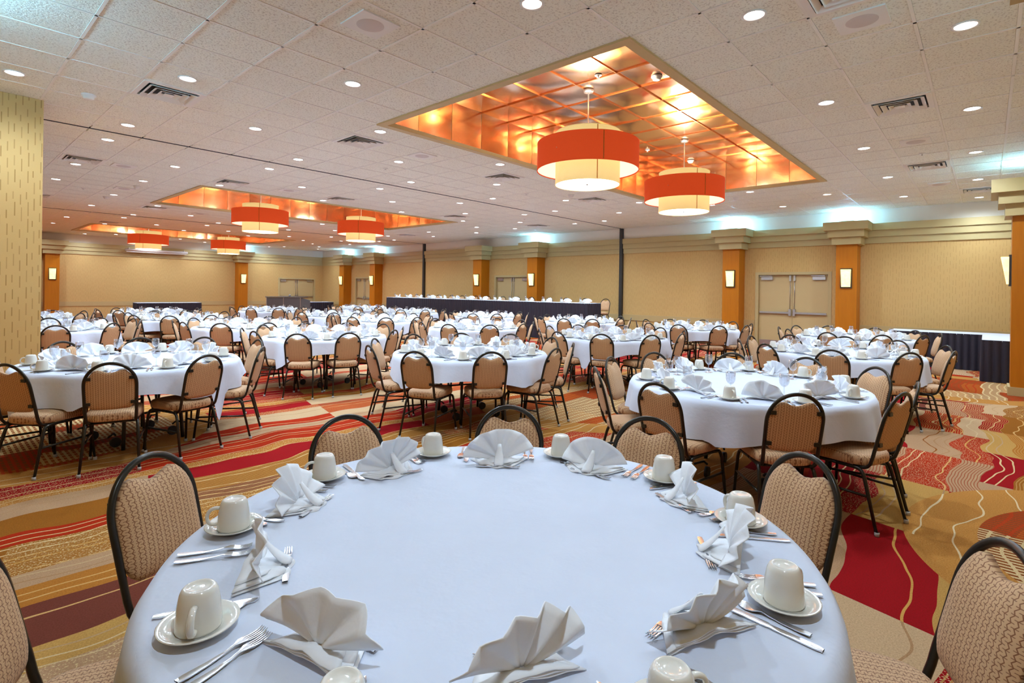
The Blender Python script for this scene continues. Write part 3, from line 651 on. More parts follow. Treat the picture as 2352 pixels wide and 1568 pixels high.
# ------------------------------------------------------------------ prototypes: chair
def back_y(z): return -0.205-0.25*(z-0.42)
def make_chair_meshes():
    M = {}
    pts = []
    for sx in (-1,):
        pts += [(-0.145, -0.10, 0.392), (-0.158, -0.165, 0.396), (-0.164, -0.205, 0.43), (-0.167, back_y(0.52), 0.52), (-0.169, back_y(0.63), 0.63)]
    arch = [(-0.170*math.cos(t), back_y(0.708+0.177*math.sin(t)), 0.708+0.177*math.sin(t)) for t in [PI*k/14 for k in range(15)]]
    pts2 = pts+arch+[(-p[0], p[1], p[2]) for p in reversed(pts)]
    m = MB(); m.tube(smoothpath(pts2, 2), 0.0108, 8, 1.15)
    for sx in (-1, 1):
        for z in (0.56, 0.765):
            xo = 0.165 if z < 0.6 else 0.158; m.box(min(sx*(xo-0.035), sx*xo), max(sx*(xo-0.035), sx*xo), back_y(z)-0.020, back_y(z)-0.008, z-0.012, z+0.012)
    M['back_frame'] = m.mesh('back_frame', 'frame')
    # backrest pad with a dipped top edge
    W = 0.159; nx, nz = 18, 14
    def zt(x):
        a = abs(x)/W; xe = 0.58
        ell = 0.708+0.155*math.sqrt(max(0.0, 1-min(1, a)**2))
        pk = 0.708+0.155*math.sqrt(1-xe*xe)
        if a > xe: return ell
        k = a/xe; k = k*k*(3-2*k)
        return 0.807+(pk-0.807)*k
    def zb(x):
        a = abs(x)/W; return 0.505+0.012*a*a+0.055*max(0, (a-0.72)/0.28)**2.2
    def pad(front):
        rows = []
        for j in range(nz+1):
            v = j/nz; row = []
            for i in range(nx+1):
                u = math.sin((i/nx-0.5)*PI)*0.999; x = W*u; z = zb(x)+(zt(x)-zb(x))*v
                ed = (1-abs(2*v-1)**4)*(1-abs(u)**5)
                yv = back_y(z)+(0.012+0.030*ed if front else -0.004-0.010*ed)
                row.append((x, yv, z))
            rows.append(row)
        return rows
    f, b_ = pad(True), pad(False)
    m = MB(); m.grid([r[::-1] for r in f], True); m.grid(b_, True)
    m.grid([f[0], b_[0]], True); m.grid([b_[-1], f[-1]], True)
    m.grid([[r[0] for r in b_], [r[0] for r in f]], True); m.grid([[r[-1] for r in f], [r[-1] for r in b_]], True)
    M['backrest'] = weld(m.mesh('backrest', 'fab_back'))
    # seat cushion
    def outline(sx_, y0, y1, n=40, p=4.0):
        out = []
        for k in range(n):
            t = 2*PI*k/n; c_, s_ = math.cos(t), math.sin(t)
            x = sx_*math.copysign(abs(c_)**(2/p), c_); yv = (y0+y1)/2+(y1-y0)/2*math.copysign(abs(s_)**(2/p), s_)
            x *= 1.0+0.13*((yv-y0)/(y1-y0)-0.5)
            out.append((x, yv))
        return out
    rows = []
    for z, k in ((0.402, 0.93), (0.408, 0.985), (0.432, 1.0), (0.455, 0.985), (0.468, 0.94), (0.474, 0.86), (0.479, 0.6), (0.481, 0.25)):
        rows.append([(x*k, 0.02+(y-0.02)*k, z) for x, y in outline(0.187, -0.205, 0.245)])
    m = MB(); m.grid(rows, True, True, True, True); M['seat'] = m.mesh('seat', 'fab_seat')
    for nm, sg in (('front', 1), ('rear', -1)):
        for sx in (-1, 1):
            if sg > 0: p = [(sx*0.165, 0.0, 0.388), (sx*0.170, 0.155, 0.387), (sx*0.175, 0.198, 0.372), (sx*0.179, 0.217, 0.33), (sx*0.196, 0.25, 0.0)]
            else: p = [(sx*0.165, 0.0, 0.388), (sx*0.166, -0.115, 0.387), (sx*0.170, -0.158, 0.372), (sx*0.174, -0.178, 0.33), (sx*0.194, -0.262, 0.0)]
            pp = smoothpath(p[:4], 4)+[p[4]]
            m = MB(); m.tube(pp, [0.0118]*(len(pp)-1)+[0.010], 8); M[('leg', sx, sg)] = m.mesh('leg', 'frame')
            m = MB(); q_ = p[4]; m.lathe([(0.0, 0.0), (0.0145, 0.0), (0.0145, 0.024), (0.011, 0.026)], 10, q_[0], q_[1]); M[('cap', sx, sg)] = m.mesh('foot_cap', 'cap')
    for sx in (-1, 1):
        m = MB(); m.tube([(sx*0.181, -0.205, 0.225), (sx*0.185, 0.228, 0.225)], 0.0085, 6); M[('str', sx)] = m.mesh('stretcher', 'frame')
    m = MB(); m.tube([(-0.175, 0.15, 0.383), (0.175, 0.15, 0.383)], 0.009, 6); m.tube([(-0.17, -0.13, 0.383), (0.17, -0.13, 0.383)], 0.009, 6); M['rail'] = m.mesh('seat_rail', 'frame')
    return M
CM = make_chair_meshes()
def chair(x, y, z, rz, label, group, near):
    e = empty('banquet_chair', (x, y, z), rz); tag(e, label, 'chair', group)
    inst('seat', CM['seat'], e); inst('backrest', CM['backrest'], e); inst('back_frame', CM['back_frame'], e); inst('seat_rail', CM['rail'], e)
    for sx in (-1, 1):
        for sg in (1, -1):
            l = inst('leg', CM[('leg', sx, sg)], e)
            if near: inst('foot_cap', CM[('cap', sx, sg)], l)
        inst('stretcher', CM[('str', sx)], e)
    return e

# ------------------------------------------------------------------ prototypes: tableware
cup_prof = [(0.036, 0.0), (0.0445, 0.0), (0.0455, 0.004), (0.0445, 0.02), (0.042, 0.05), (0.0375, 0.075), (0.0335, 0.083), (0.030, 0.0865), (0.026, 0.087), (0.0235, 0.0845), (0.010, 0.0835), (0.0, 0.0835)]
CUP = MB().lathe(cup_prof, 28); hp = [(0.0415, 0, 0.016), (0.055, 0, 0.014), (0.069, 0, 0.022), (0.073, 0, 0.04), (0.066, 0, 0.056), (0.052, 0, 0.063), (0.0395, 0, 0.062)]
def handle_path(): return smoothpath(hp, 3)
CUP_B = CUP.mesh('cup_body', 'china'); m = MB(); m.tube(handle_path(), 0.0052, 8, 1.4); CUP_H = m.mesh('handle', 'china')
m = MB(); m.lathe(cup_prof, 14); m.tube(hp, 0.0055, 6, 1.4); CUP_FAR = m.mesh('coffee_cup', 'china')
SAU = MB().lathe([(0.0, 0.003), (0.038, 0.003), (0.042, 0.0), (0.046, 0.002), (0.064, 0.011), (0.078, 0.018), (0.080, 0.0205), (0.078, 0.0215), (0.060, 0.0135), (0.048, 0.009), (0.046, 0.0075), (0.0, 0.0075)], 36).mesh('saucer', 'china')
# goblet parts
gp_b = [(0.004, 0.072), (0.012, 0.075), (0.024, 0.085), (0.032, 0.10), (0.0355, 0.12), (0.035, 0.145), (0.032, 0.168), (0.0308, 0.168), (0.0337, 0.145), (0.0342, 0.12), (0.0308, 0.1015), (0.0235, 0.0875), (0.010, 0.0785), (0.0, 0.078)]
gp_s = [(0.0, 0.0055), (0.004, 0.074), (0.0045, 0.04), (0.006, 0.015), (0.010, 0.0075)]
GB = MB().lathe(gp_b, 24).mesh('bowl', 'glass'); GS = MB().lathe([(0.004, 0.074), (0.0045, 0.045), (0.0075, 0.038), (0.0045, 0.03), (0.006, 0.014), (0.010, 0.007)], 14).mesh('stem', 'glass')
GF = MB().lathe([(0.010, 0.007), (0.024, 0.0045), (0.033, 0.003), (0.034, 0.0012), (0.033, 0.0), (0.0, 0.0)], 24).mesh('foot', 'glass')
m = MB(); m.lathe(gp_b, 14); m.lathe([(0.004, 0.074), (0.0045, 0.03), (0.010, 0.007), (0.033, 0.003), (0.033, 0.0), (0.0, 0.0)], 12); G_FAR = m.mesh('water_goblet', 'glass')
# cutlery, along +y from handle end (0) to tip
def fork_me(L=0.185, tines=True):
    m = MB()
    m.ribbon([(0, 0.0065, 0.004, 0), (0.02, 0.0082, 0.003, 0), (0.06, 0.006, 0.0015, 0), (0.095, 0.0032, 0.003, 0), (0.115, 0.003, 0.006, 0), (0.128, 0.009, 0.0065, 0), (0.140, 0.0108, 0.005, 0)])
    for k in range(4):
        s_ = (k-1.5)*0.0058; m.ribbon([(0.138, 0.0021, 0.005, s_), (0.155, 0.0018, 0.0025, s_*1.02), (0.175, 0.0016, 0.003, s_), (L, 0.0008, 0.006, s_)], 0.0018)
    return m
def spoon_me(L=0.165):
    m = MB(); m.ribbon([(0, 0.006, 0.004, 0), (0.02, 0.0078, 0.003, 0), (0.06, 0.0055, 0.0015, 0), (0.09, 0.003, 0.003, 0), (0.106, 0.003, 0.006, 0), (0.112, 0.008, 0.0062, 0), (0.122, 0.0135, 0.004, 0), (0.137, 0.0158, 0.002, 0), (0.15, 0.0135, 0.0025, 0), (0.160, 0.007, 0.0045, 0), (L, 0.001, 0.006, 0)]); return m
def knife_me(L=0.215):
    m = MB(); m.ribbon([(0, 0.0065, 0.0008, 0), (0.015, 0.0088, 0.0008, 0), (0.10, 0.0068, 0.0008, 0), (0.108, 0.0055, 0.001, 0), (0.114, 0.0085, 0.001, 0.001), (0.19, 0.0095, 0.001, 0.0015), (0.205, 0.0075, 0.001, 0.0005), (L, 0.001, 0.001, -0.005)], 0.003); return m
FORK, SPOON, KNIFE = fork_me().mesh('fork', 'silver'), spoon_me().mesh('spoon', 'silver'), knife_me().mesh('knife', 'silver')
# folded napkin fans
def napkin_me(seed):
    """a fan of soft pleats standing on its folded base, with a rolled fold down the front"""
    rd = random.Random(seed); bm = bmesh.new()
    npl = rd.choice((4, 5, 6)); nr = 7; Rf = 0.138*rd.uniform(0.95, 1.05); a0, a1 = R(rd.uniform(2, 16)), R(rd.uniform(162, 178)); lean = rd.uniform(0.05, 0.30)
    N = npl*8; off = rd.uniform(-0.015, 0.015); tw = rd.uniform(-0.25, 0.25); p0, p1, p2 = [rd.uniform(0, 6.28) for _ in range(3)]
    rows = []
    for j in range(nr+1):
        v = j/nr; r = Rf*(0.08+0.92*v); row = []
        for i in range(N+1):
            t = a0+(a1-a0)*i/N; ph = i/N*npl
            k = abs((ph % 1.0)*2-1)*2-1; k = k*(1.25-0.25*abs(k))
            amp = 0.013*v**0.7*(1+0.4*math.sin(ph*1.3+p0))
            rr = r*(1+0.045*math.sin(2.3*t+p1)*v+0.018*k*v)
            flop = 0.030*math.sin(1.6*t+p2)*v*v
            x = rr*math.cos(t)*1.04+off+tw*0.06*v*math.sin(t); z = 0.010+rr*math.sin(t)*(0.96-0.06*v)
            row.append(bm.verts.new((x, k*amp-lean*z+flop+0.004, max(0.004, z))))
        rows.append(row)
    for j in range(nr):
        for i in range(N): bm.faces.new((rows[j][i], rows[j][i+1], rows[j+1][i+1], rows[j+1][i]))
    for lay in range(3):                       # folded base lying on the cloth, three layers
        w0, w1 = 0.128-0.010*lay+rd.uniform(-.010, .010), 0.070-0.006*lay+rd.uniform(-.015, .015); d0, d1 = -0.035, 0.085-0.016*lay; z0 = 0.003+0.005*lay; n = 12; sk = rd.uniform(-0.02, 0.02)
        g = []
        for j in range(5):
            v = j/4; w = w0+(w1-w0)*v; yy_ = d0+(d1-d0)*v
            g.append([bm.verts.new((w*(2*i/n-1)+off+sk*v, yy_+0.006*math.sin(i*1.1+lay+seed)*v-0.025*v*abs(2*i/n-1)**2, z0+0.0025*math.sin(i*1.3+seed+lay)+0.014*(1-v)*(1-abs(2*i/n-1)))) for i in range(n+1)])
        for j in range(4):
            for i in range(n): bm.faces.new((g[j][i], g[j][i+1], g[j+1][i+1], g[j+1][i]))
    sx = rd.uniform(-0.03, 0.03); g = []       # rolled fold
    for j in range(8):
        v = j/7; w = (0.008+0.022*v)*(1-0.55*v**5); yy_ = 0.008+0.068*v; zz = 0.072*(1-v)**1.6+0.006
        g.append([bm.verts.new((sx*v+off+w*math.cos(t), yy_+0.3*w*math.sin(t), zz+w*0.42*math.sin(t))) for t in [PI*k/8 for k in range(9)]])
    for j in range(7):
        for i in range(8): bm.faces.new((g[j][i], g[j][i+1], g[j+1][i+1], g[j+1][i]))
    bmesh.ops.recalc_face_normals(bm, faces=bm.faces)
    bmesh.ops.solidify(bm, geom=list(bm.faces), thickness=0.0024)
    me = bpy.data.meshes.new('folded_napkin')
    for f in bm.faces: f.smooth = True
    bm.to_mesh(me); bm.free(); me.materials.append(MAT['napkin']); return me
NAP = [napkin_me(s) for s in range(8)]

# ------------------------------------------------------------------ round tables
TR = 0.905; TZ = 0.757
m = MB(); m.lathe([(0.0, TZ-0.025), (TR-0.01, TZ-0.025), (TR-0.004, TZ-0.02), (TR-0.004, TZ-0.006), (TR-0.012, TZ-0.003), (0.0, TZ-0.003)], 64); TOP = m.mesh('tabletop', 'wood_under')
def leg_path(a):
    c_, s_ = math.cos(a), math.sin(a)
    m = MB(); m.tube(smoothpath([(0.42*c_, 0.42*s_, TZ-0.03), (0.43*c_, 0.43*s_, 0.35), (0.46*c_, 0.46*s_, 0.0)], 4), 0.017, 8); return m.mesh('leg', 'black')
LEGS = [leg_path(R(a)) for a in (35, 145, 215, 325)]
def cast(a):
    c_, s_ = math.cos(a), math.sin(a); m = MB(); cx_, cy_ = 0.33*c_, 0.33*s_
    m.tube([(0.45*c_, 0.45*s_, 0.12), (0.36*c_, 0.36*s_, 0.135), (cx_, cy_, 0.11)], 0.009, 6)
    m.tube([(cx_-0.014, cy_, 0.045), (cx_+0.014, cy_, 0.045)], 0.045, 14); return m.mesh('caster', 'rubber')
CAST = [cast(R(a)) for a in (50, 130, 230, 310)]
def brace(): 
    m = MB(); m.tube([(0.36, 0.25, 0.3), (0.36, -0.25, 0.3)], 0.011, 6); m.tube([(-0.36, 0.25, 0.3), (-0.36, -0.25, 0.3)], 0.011, 6)
    m.tube([(0.36, 0, 0.3), (0.05, 0, TZ-0.04)], 0.009, 6); m.tube([(-0.36, 0, 0.3), (-0.05, 0, TZ-0.04)], 0.009, 6); return m.mesh('leg_brace', 'black')
BRACE = brace()
def cloth_me(seed, chairs, phi, d0, d1, sharp):
    rd = random.Random(seed); n = 144; rows = []
    ph = [rd.uniform(0, 2*PI) for _ in range(8)]
    def drop(t):
        k = abs(math.sin(2*(t-phi)+0.0)); L = d0+(d1-d0)*(1-abs(math.cos((t-phi)*2)))**sharp
        L += 0.012*math.sin(3*t+ph[0])
        for ca in chairs:
            dd = abs((t-ca+PI) % (2*PI)-PI)
            if dd < R(15):
                lim = TZ-0.487
                if L > lim: L = lim+(L-lim)*max(0, (dd-R(11))/R(4))
        return L
    def fold(t):
        return math.sin(8*t+ph[1])*0.5+math.sin(13*t+ph[2])*0.45+math.sin(19*t+ph[3])*0.25+math.sin(5*t+ph[4])*0.3
    for r in (0.04, 0.25, 0.5, 0.7, 0.83, 0.885):
        rows.append([(r*math.cos(2*PI*j/n), r*math.sin(2*PI*j/n), TZ+0.002+0.0012*math.sin(5*r+7*j*2*PI/n+ph[5])*r) for j in range(n)])
    rows.append([((TR+0.001)*math.cos(2*PI*j/n), (TR+0.001)*math.sin(2*PI*j/n), TZ) for j in range(n)])
    for k in range(1, 10):
        v = k/9; row = []
        for j in range(n):
            t = 2*PI*j/n; L = drop(t); s_ = L*v
            big = max(0.0, (L-0.20))
            f = fold(t)*0.046*v**0.8*(0.75+2.0*big)+0.012+0.034*v
            r = TR+0.004+f+0.25*big*v*0.35
            row.append((r*math.cos(t), r*math.sin(t), TZ-0.004-s_*(0.985)))
        rows.append(row)
    m = MB(); m.grid(rows, True, True, False, False)
    k = len(m.v); m.v.append((0, 0, TZ+0.002)); 
    for j in range(n): m.f.append((j, (j+1) % n, k)); m.sm.append(True)
    return weld(m.mesh('tablecloth', 'cloth'))
ROWN = ['front row', 'third row', 'second row', 'door-wall row']
TAB = [  # x, y, chair offset deg, row, place in row, cloth corner, drops
 (1.191, 1.126, 7, 0, 0), (1.42, 6.27, 2, 0, 1), (1.45, 11.5, 12, 0, 2), (1.5, 15.4, 20, 0, 3),
 (4.57, 1.50, 29.5, 1, 0), (4.44, 4.64, 19, 1, 1), (4.25, 7.72, 6, 1, 2), (4.15, 10.45, 12.5, 1, 3), (3.95, 13.55, 28, 1, 4), (4.1, 16.6, 8, 1, 5),
 (8.05, 1.44, 8, 2, 0), (7.68, 4.66, 24.5, 2, 1), (7.43, 7.64, 23.5, 2, 2), (7.3, 10.62, 20, 2, 3), (7.5, 13.3, 26, 2, 4), (7.45, 17.0, 5, 2, 5),
 (11.2, 1.78, 28, 3, 0), (11.05, 4.69, 12, 3, 1), (10.98, 7.52, 13, 3, 2), (10.78, 10.65, 24, 3, 3), (10.5, 13.86, 6, 3, 4), (10.8, 17.0, 15, 3, 5)]
CLOTH = {(0, 0): (R(185), 0.20, 0.48, 0.8), (0, 1): (R(258), 0.17, 0.56, 1.3), (1, 0): (R(-130), 0.21, 0.32, 1.0), (1, 1): (R(-138), 0.19, 0.33, 1.0), (1, 2): (R(-116), 0.18, 0.42, 1.2)}
T0_NAP = [43.1, 82, 118, 155, -168, -130.6, -94, -59.5, -27.5, 6.8]
T0_NAPR = [0.635, 0.66, 0.67, 0.64, 0.64, 0.60, 0.65, 0.66, 0.70, 0.685]
T0_CUP = [64.1, 100, 133.4, 170.5, -154.9, -113.8, -76, -42.8, -13.3, 21.8]
T0_CHAIR = [(150.4, 1.315), (119.3, 1.29), (82.6, 1.17), (41.2, 1.165), (3.6, 1.20), (-29.4, 1.24), (-62.0, 1.328)]
CHAIRS = {(1, 0): [(-147.1, 1.13), (-110.8, 1.18), (-81, 1.15), (-42.2, 1.22), (-8.7, 1.25), (24.2, 1.16), (67, 1.15), (100.2, 1.17), (137.2, 1.25), (172.9, 1.24)],
 (1, 1): [(-160.8, 1.25), (-123.6, 1.15), (-84, 1.19), (-52, 1.23), (-15, 1.23), (18, 1.22), (52.9, 1.17), (86.2, 1.21), (124.4, 1.21), (163, 1.24)],
 (0, 1): [(-142.7, 1.22), (-111, 1.21), (-75.8, 1.13), (-38, 1.18), (4, 1.22), (41.3, 1.17), (75.1, 1.15), (111, 1.16), (148, 1.18), (180, 1.2)],
 (1, 2): [(-172.5, 1.16), (-136.5, 1.26), (-103.3, 1.19), (-65.6, 1.2), (-30, 1.19), (7, 1.2), (43, 1.19), (79, 1.18), (115, 1.2), (151, 1.19)],
 (2, 1): [(-155.3, 1.14), (-119.1, 1.18), (-86, 1.2), (-53.8, 1.19), (-18, 1.15), (20.7, 1.15), (62, 1.15), (98, 1.18), (135, 1.2), (170, 1.21)]}
far_cut = MB()
NEARSET = {(0, 0), (0, 1), (1, 0), (1, 1), (1, 2), (2, 0), (2, 1)}
fork_budget = [300]
def seat_words(cx_, cy_, angs, rad):
    """near / far side and left-to-right rank of every seat as the camera sees it"""
    P = [(scr(cx_+rad*math.cos(a), cy_+rad*math.sin(a)), i) for i, a in enumerate(angs)]
    byd = sorted(P, key=lambda p: p[0][1]); half = len(P)//2; w = {}
    for nm, g in (('near side', byd[:half]), ('far side', byd[half:])):
        g = sorted(g, key=lambda p: p[0][0])
        for k, p in enumerate(g): w[p[1]] = '%s %s' % (nm, ('leftmost' if k == 0 else 'rightmost' if k == len(g)-1 else ORD[k]+' from left'))
    return w
def add_geo(dst, src, M):
    k = len(dst.v); dst.v += [tuple(M @ v.co) for v in src.vertices]
    for p in src.polygons: dst.f.append(tuple(k+i for i in p.vertices)); dst.sm.append(p.use_smooth)
order = sorted(TAB, key=lambda t: t[0]*FW[0]+t[1]*FW[1])
for (tx, ty, off, row, place) in order:
    key = (row, place); near = key in NEARSET; rd = random.Random(row*31+place*7+3)
    tname = '%s table of the %s' % (ORD[place], ROWN[row]) if key != (0, 0) else 'foreground table'
    e = empty('round_table', (tx, ty, 0), rd.uniform(0, PI)); tag(e, 'round folding banquet table with black legs, %s' % tname, 'table', 'round banquet tables')
    inst('tabletop', TOP, e); inst('leg_brace', BRACE, e)
    for l in LEGS: inst('leg', l, e)
    if near:
        for l in CAST: inst('caster', l, e)
    hero = key == (0, 0)
    if hero: ch = [(R(a), r) for a, r in T0_CHAIR]
    elif key in CHAIRS: ch = [(R(a), r) for a, r in CHAIRS[key]]
    else: ch = [(R(off+36*k+rd.uniform(-2.5, 2.5)), 1.19+rd.uniform(-0.035, 0.04)) for k in range(10)]
    prm = CLOTH.get(key, (rd.uniform(0, PI/2), 0.19, rd.uniform(0.30, 0.42), 1.1))
    cl = inst('tablecloth', cloth_me(row*9+place, [c[0] for c in ch], *prm), None, (tx, ty, 0)); tag(cl, 'white cloth draped over the %s' % tname, 'tablecloth', 'white tablecloths')
    w = seat_words(tx, ty, [c[0] for c in ch], 1.1)
    for i, (a, r) in enumerate(ch):
        ro = r-0.315
        chair(tx+ro*math.cos(a), ty+ro*math.sin(a), 0, a+PI/2+R(rd.uniform(-5, 5)), 'tan zigzag banquet chair, %s, %s' % (w[i], tname), 'banquet chairs at the round tables', near)
    # settings
    if hero: st = [R(a) for a in T0_NAP]
    else: st = [R(off+36*k+rd.uniform(-2, 2)) for k in range(10)]
    w = seat_words(tx, ty, st, 0.7); z = TZ+0.0035
    for i, a in enumerate(st):
        def at(r, t):   # r along the setting axis, t to the diner's right
            return (tx+r*math.cos(a)-t*math.sin(a), ty+r*math.sin(a)+t*math.cos(a))
        lab = '%s, %s' % (w[i], tname)
        rn = T0_NAPR[i] if hero else 0.655+rd.uniform(-0.02, 0.02)
        p = at(rn+0.02, 0.0)
        o = inst('folded_napkin', NAP[rd.randrange(8)], None, (p[0], p[1], z), a+PI/2+R(rd.uniform(-22, 22))); tag(o, 'white fan-folded napkin, '+lab, 'napkin', 'fan-folded napkins')
        if hero:
            ca = R(T0_CUP[i]); p = (tx+0.795*math.cos(ca), ty+0.795*math.sin(ca))
        else: p = at(0.735+rd.uniform(-0.01, 0.01), 0.265+rd.uniform(-0.015, 0.015))
        so = inst('saucer', SAU, None, (p[0], p[1], z), 0); tag(so, 'cream saucer under a cup, '+lab, 'saucer', 'cream saucers')
        ha = (R({3: -120, 2: 150, 1: 165, 0: 90, 9: 30, 8: 10, 7: 60, 6: -15, 5: -30, 4: -110}[i]) if hero else rd.uniform(0, 2*PI))
        if near:
            ce = empty('coffee_cup', (p[0], p[1], z+0.0085), ha); inst('cup_body', CUP_B, ce); inst('handle', CUP_H, ce)
        else: ce = inst('coffee_cup', CUP_FAR, None, (p[0], p[1], z+0.0085), ha)
        tag(ce, 'upturned cream coffee cup, '+lab, 'cup', 'upturned coffee cups')
        if not hero:
            p = at(0.56+rd.uniform(-0.02, 0.02), 0.19+rd.uniform(-0.02, 0.02))
            if near:
                ge = empty('water_goblet', (p[0], p[1], z), 0); inst('bowl', GB, ge); inst('stem', GS, ge); inst('foot', GF, ge)
            else: ge = inst('water_goblet', G_FAR, None, (p[0], p[1], z))
            tag(ge, 'clear water goblet, '+lab, 'glass', 'water goblets')
        items = [('fork', FORK, 'dinner fork', -0.13, 0.86), ('fork', FORK, 'outer fork', -0.165, 0.86), ('knife', KNIFE, 'table knife', 0.125, 0.87), ('spoon', SPOON, 'teaspoon', 0.158, 0.85)]
        if hero: items.append(('fork', FORK, 'dessert fork half under the napkin', None, 0))
        for nm, me, lb, t, r in items:
            rz = a+PI/2+R(rd.uniform(-4, 4))
            if t is None:
                p = at(rn-0.075, -0.10); rz = a+PI+R(rd.uniform(-8, 8))+PI
                p = at(rn-0.045, 0.085); rz = a+PI+R(rd.uniform(-8, 8))
            else: p = at(r+rd.uniform(-0.01, 0.01), t+rd.uniform(-0.006, 0.006))
            ok = near or (nm == 'fork' and fork_budget[0] > 0 and (tx*FW[0]+ty*FW[1]) < 11)
            if nm == 'fork':
                ok = ok and fork_budget[0] > 0
            if ok:
                if nm == 'fork': fork_budget[0] -= 1
                o = inst(nm, me, None, (p[0], p[1], z), rz); tag(o, 'stainless '+lb+', '+lab, nm, {'fork': 'forks', 'knife': 'table knives', 'spoon': 'teaspoons'}[nm])
            else: add_geo(far_cut, me, Matrix.Translation((p[0], p[1], z)) @ Matrix.Rotation(rz, 4, 'Z'))
o = far_cut.build('distant_cutlery', 'silver'); tag(o, 'stainless cutlery glinting on the far round tables', 'cutlery', kind='stuff')

# ------------------------------------------------------------------ skirted tables and head table
def skirted_table(x0, x1, y0, y1, z0, z1, label, group=None, seed=0):
    ox, oy = (x0+x1)/2, (y0+y1)/2; e = empty('skirted_table', (ox, oy, z0)); tag(e, label, 'table', group or 'black skirted tables')
    a, b_, p, r_ = x0-ox, x1-ox, y0-oy, y1-oy; h = z1-z0
    o = bevel_box('table_cloth_top', 'cloth', (a-0.005, b_+0.005, p-0.005, r_+0.005, h-0.03, h), e, 0.008)
    per = [(a, p), (b_, p), (b_, r_), (a, r_), (a, p)]; rows = [[], [], []]; s_ = 0.0
    for i in range(4):
        P0, P1 = Vector(per[i]), Vector(per[i+1]); L = (P1-P0).length; d = (P1-P0)/L; nr = Vector((d.y, -d.x)); n = max(4, int(L/0.022))
        for k in range(n):
            s = k/n*L; ph = (s_+s)/0.115*2*PI
            for j, (z, am) in enumerate(((h-0.004, 0.006), (h*0.5, 0.016), (0.004, 0.020))):
                q_ = P0+d*s+nr*(0.012+am*(math.sin(ph)+0.35*math.sin(ph*2.0+1))); rows[j].append((q_.x, q_.y, z))
        s_ += L
    MB().grid([rows[2], rows[1], rows[0]], True, True).build('pleated_skirt', 'skirt', e)
    m = MB()
    for xx in (a+0.08, b_-0.08):
        for yy_ in (p+0.08, r_-0.08): m.tube([(xx, yy_, 0), (xx, yy_, h-0.03)], 0.015, 6)
    m.build('legs', 'black', e)
    return e
RZ = 0.40
HT = (13.32, 14.08)
e = empty('stage_riser', (14.27, 14.05, 0)); tag(e, 'low black riser under the head table', 'riser')
for k in range(4): bevel_box('riser_deck', 'skirt', (-1.03, 1.03, -5.3+k*2.65+0.004, -5.3+(k+1)*2.65-0.004, RZ-0.06, RZ), e, 0.006)
m = MB()
for (a, b_) in (((-1.01, -5.28), (-1.01, 5.28)), ((-1.01, -5.28), (1.01, -5.28))):
    n = 200; rows = [[], []]
    for k in range(n+1):
        t = k/n; x = a[0]+(b_[0]-a[0])*t; y = a[1]+(b_[1]-a[1])*t; wv = 0.012*math.sin(t*n*0.9)
        for j, z in enumerate((0.003, RZ-0.06)): rows[j].append((x+(wv if a[0] == b_[0] else 0), y+(0 if a[0] == b_[0] else wv), z))
    m.grid(rows, True)
m.build('riser_skirt', 'skirt', e)
HY0, HY1 = 8.92, 19.15; nt = 4; seg = (HY1-HY0)/nt
for k in range(nt): skirted_table(HT[0], HT[1], HY0+k*seg+0.004, HY0+(k+1)*seg-0.004, RZ, RZ+0.76, 'white topped head table with black skirt, %s section from the right' % ORD[k], 'head table sections', k)
NS = 14
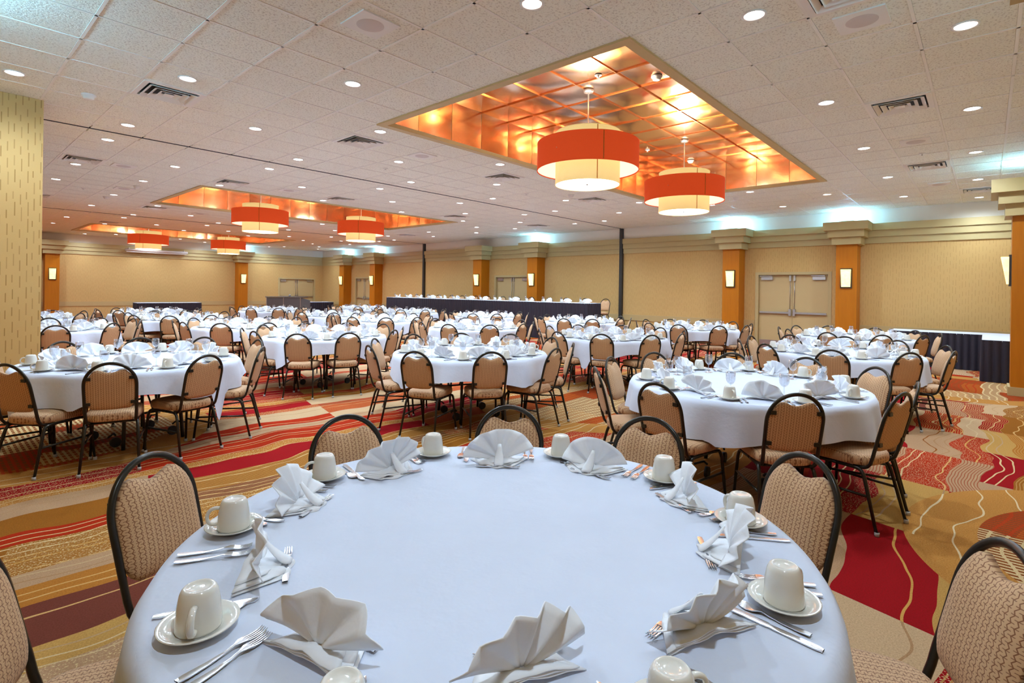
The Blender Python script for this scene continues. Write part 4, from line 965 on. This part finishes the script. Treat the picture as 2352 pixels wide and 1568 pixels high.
for i in range(NS):
    yy_ = HY0+0.32+(HY1-HY0-0.6)*i/(NS-1); rd = random.Random(500+i); z = RZ+0.76+0.001
    lab = 'head table, %s setting from the right' % ORD[i]
    o = inst('folded_napkin', NAP[rd.randrange(8)], None, (13.78, yy_, z), PI/2+R(rd.uniform(-20, 20))); tag(o, 'white fan-folded napkin, '+lab, 'napkin', 'napkins on the head table')
    o = inst('saucer', SAU, None, (13.80, yy_+0.24, z)); tag(o, 'cream saucer, '+lab, 'saucer', 'saucers on the head table')
    o = inst('coffee_cup', CUP_FAR, None, (13.80, yy_+0.24, z+0.0085), rd.uniform(0, 6)); tag(o, 'upturned cream coffee cup, '+lab, 'cup', 'cups on the head table')
    o = inst('water_goblet', G_FAR, None, (13.66, yy_+0.16, z)); tag(o, 'clear water goblet, '+lab, 'glass', 'goblets on the head table')
    chair(14.42+rd.uniform(-.04, .04), yy_ + (-0.12 if i == 0 else 0), RZ, PI/2+R(rd.uniform(-8, 8)), 'tan banquet chair behind the head table, %s from the right' % ORD[i], 'chairs behind the head table', False)
skirted_table(14.45, 15.25, -0.55, 1.62, 0, 0.75, 'white topped table with black skirt along the door wall at right')
skirted_table(12.72, 14.38, -0.70, 0.06, 0, 0.75, 'white topped table with black skirt beside the right edge pilaster')
skirted_table(6.25, 8.72, 27.2, 27.95, 0, 0.75, 'long black skirted table before the far wall under the screen')
skirted_table(13.75, 15.2, 26.85, 27.6, 0, 0.75, 'black skirted table by the far corner beyond the last pilaster')
# portable bar
ang = math.atan2(-1.25, 1.10); e = empty('portable_bar', (11.7, 25.27, 0), ang); tag(e, 'grey panelled portable bar with steel trim before the far doors', 'bar counter')
for k in range(2): bevel_box('front_panel', 'bar_grey', (-0.82+k*0.82+0.012, -0.82+(k+1)*0.82-0.012, -0.03, 0.0, 0.05, 1.02), e, 0.006)
for k in range(3): bevel_box('trim_strip', 'steel', (-0.835+k*0.82, -0.805+k*0.82, -0.045, 0.01, 0.0, 1.03), e, 0.004)
bevel_box('counter', 'bar_grey', (-0.88, 0.95, -0.07, 0.55, 1.03, 1.065), e, 0.008)
m = MB(); a = R(38)
def wing(s, y, z): return (0.84+s*math.cos(a), y+s*math.sin(a), z)
m.grid([[wing(0, -0.03, 0.05), wing(0.42, -0.03, 0.05)], [wing(0, -0.03, 1.02), wing(0.42, -0.03, 0.90)], [wing(0, 0.02, 1.02), wing(0.42, 0.02, 0.90)], [wing(0, 0.02, 0.05), wing(0.42, 0.02, 0.05)]], False, False); m.build('side_wing', 'bar_grey', e)
bevel_box('rear_shelf', 'bar_grey', (-0.8, 0.8, 0.02, 0.5, 0.5, 0.53), e, 0.004)
o = MB().lathe([(0.0, 0), (0.05, 0), (0.045, 0.09), (0.03, 0.11), (0.0, 0.115)], 16).build('bell_jar', 'steel', None, (11.95, 25.2, 1.066)); tag(o, 'small steel pot standing on the grey bar', 'pot')
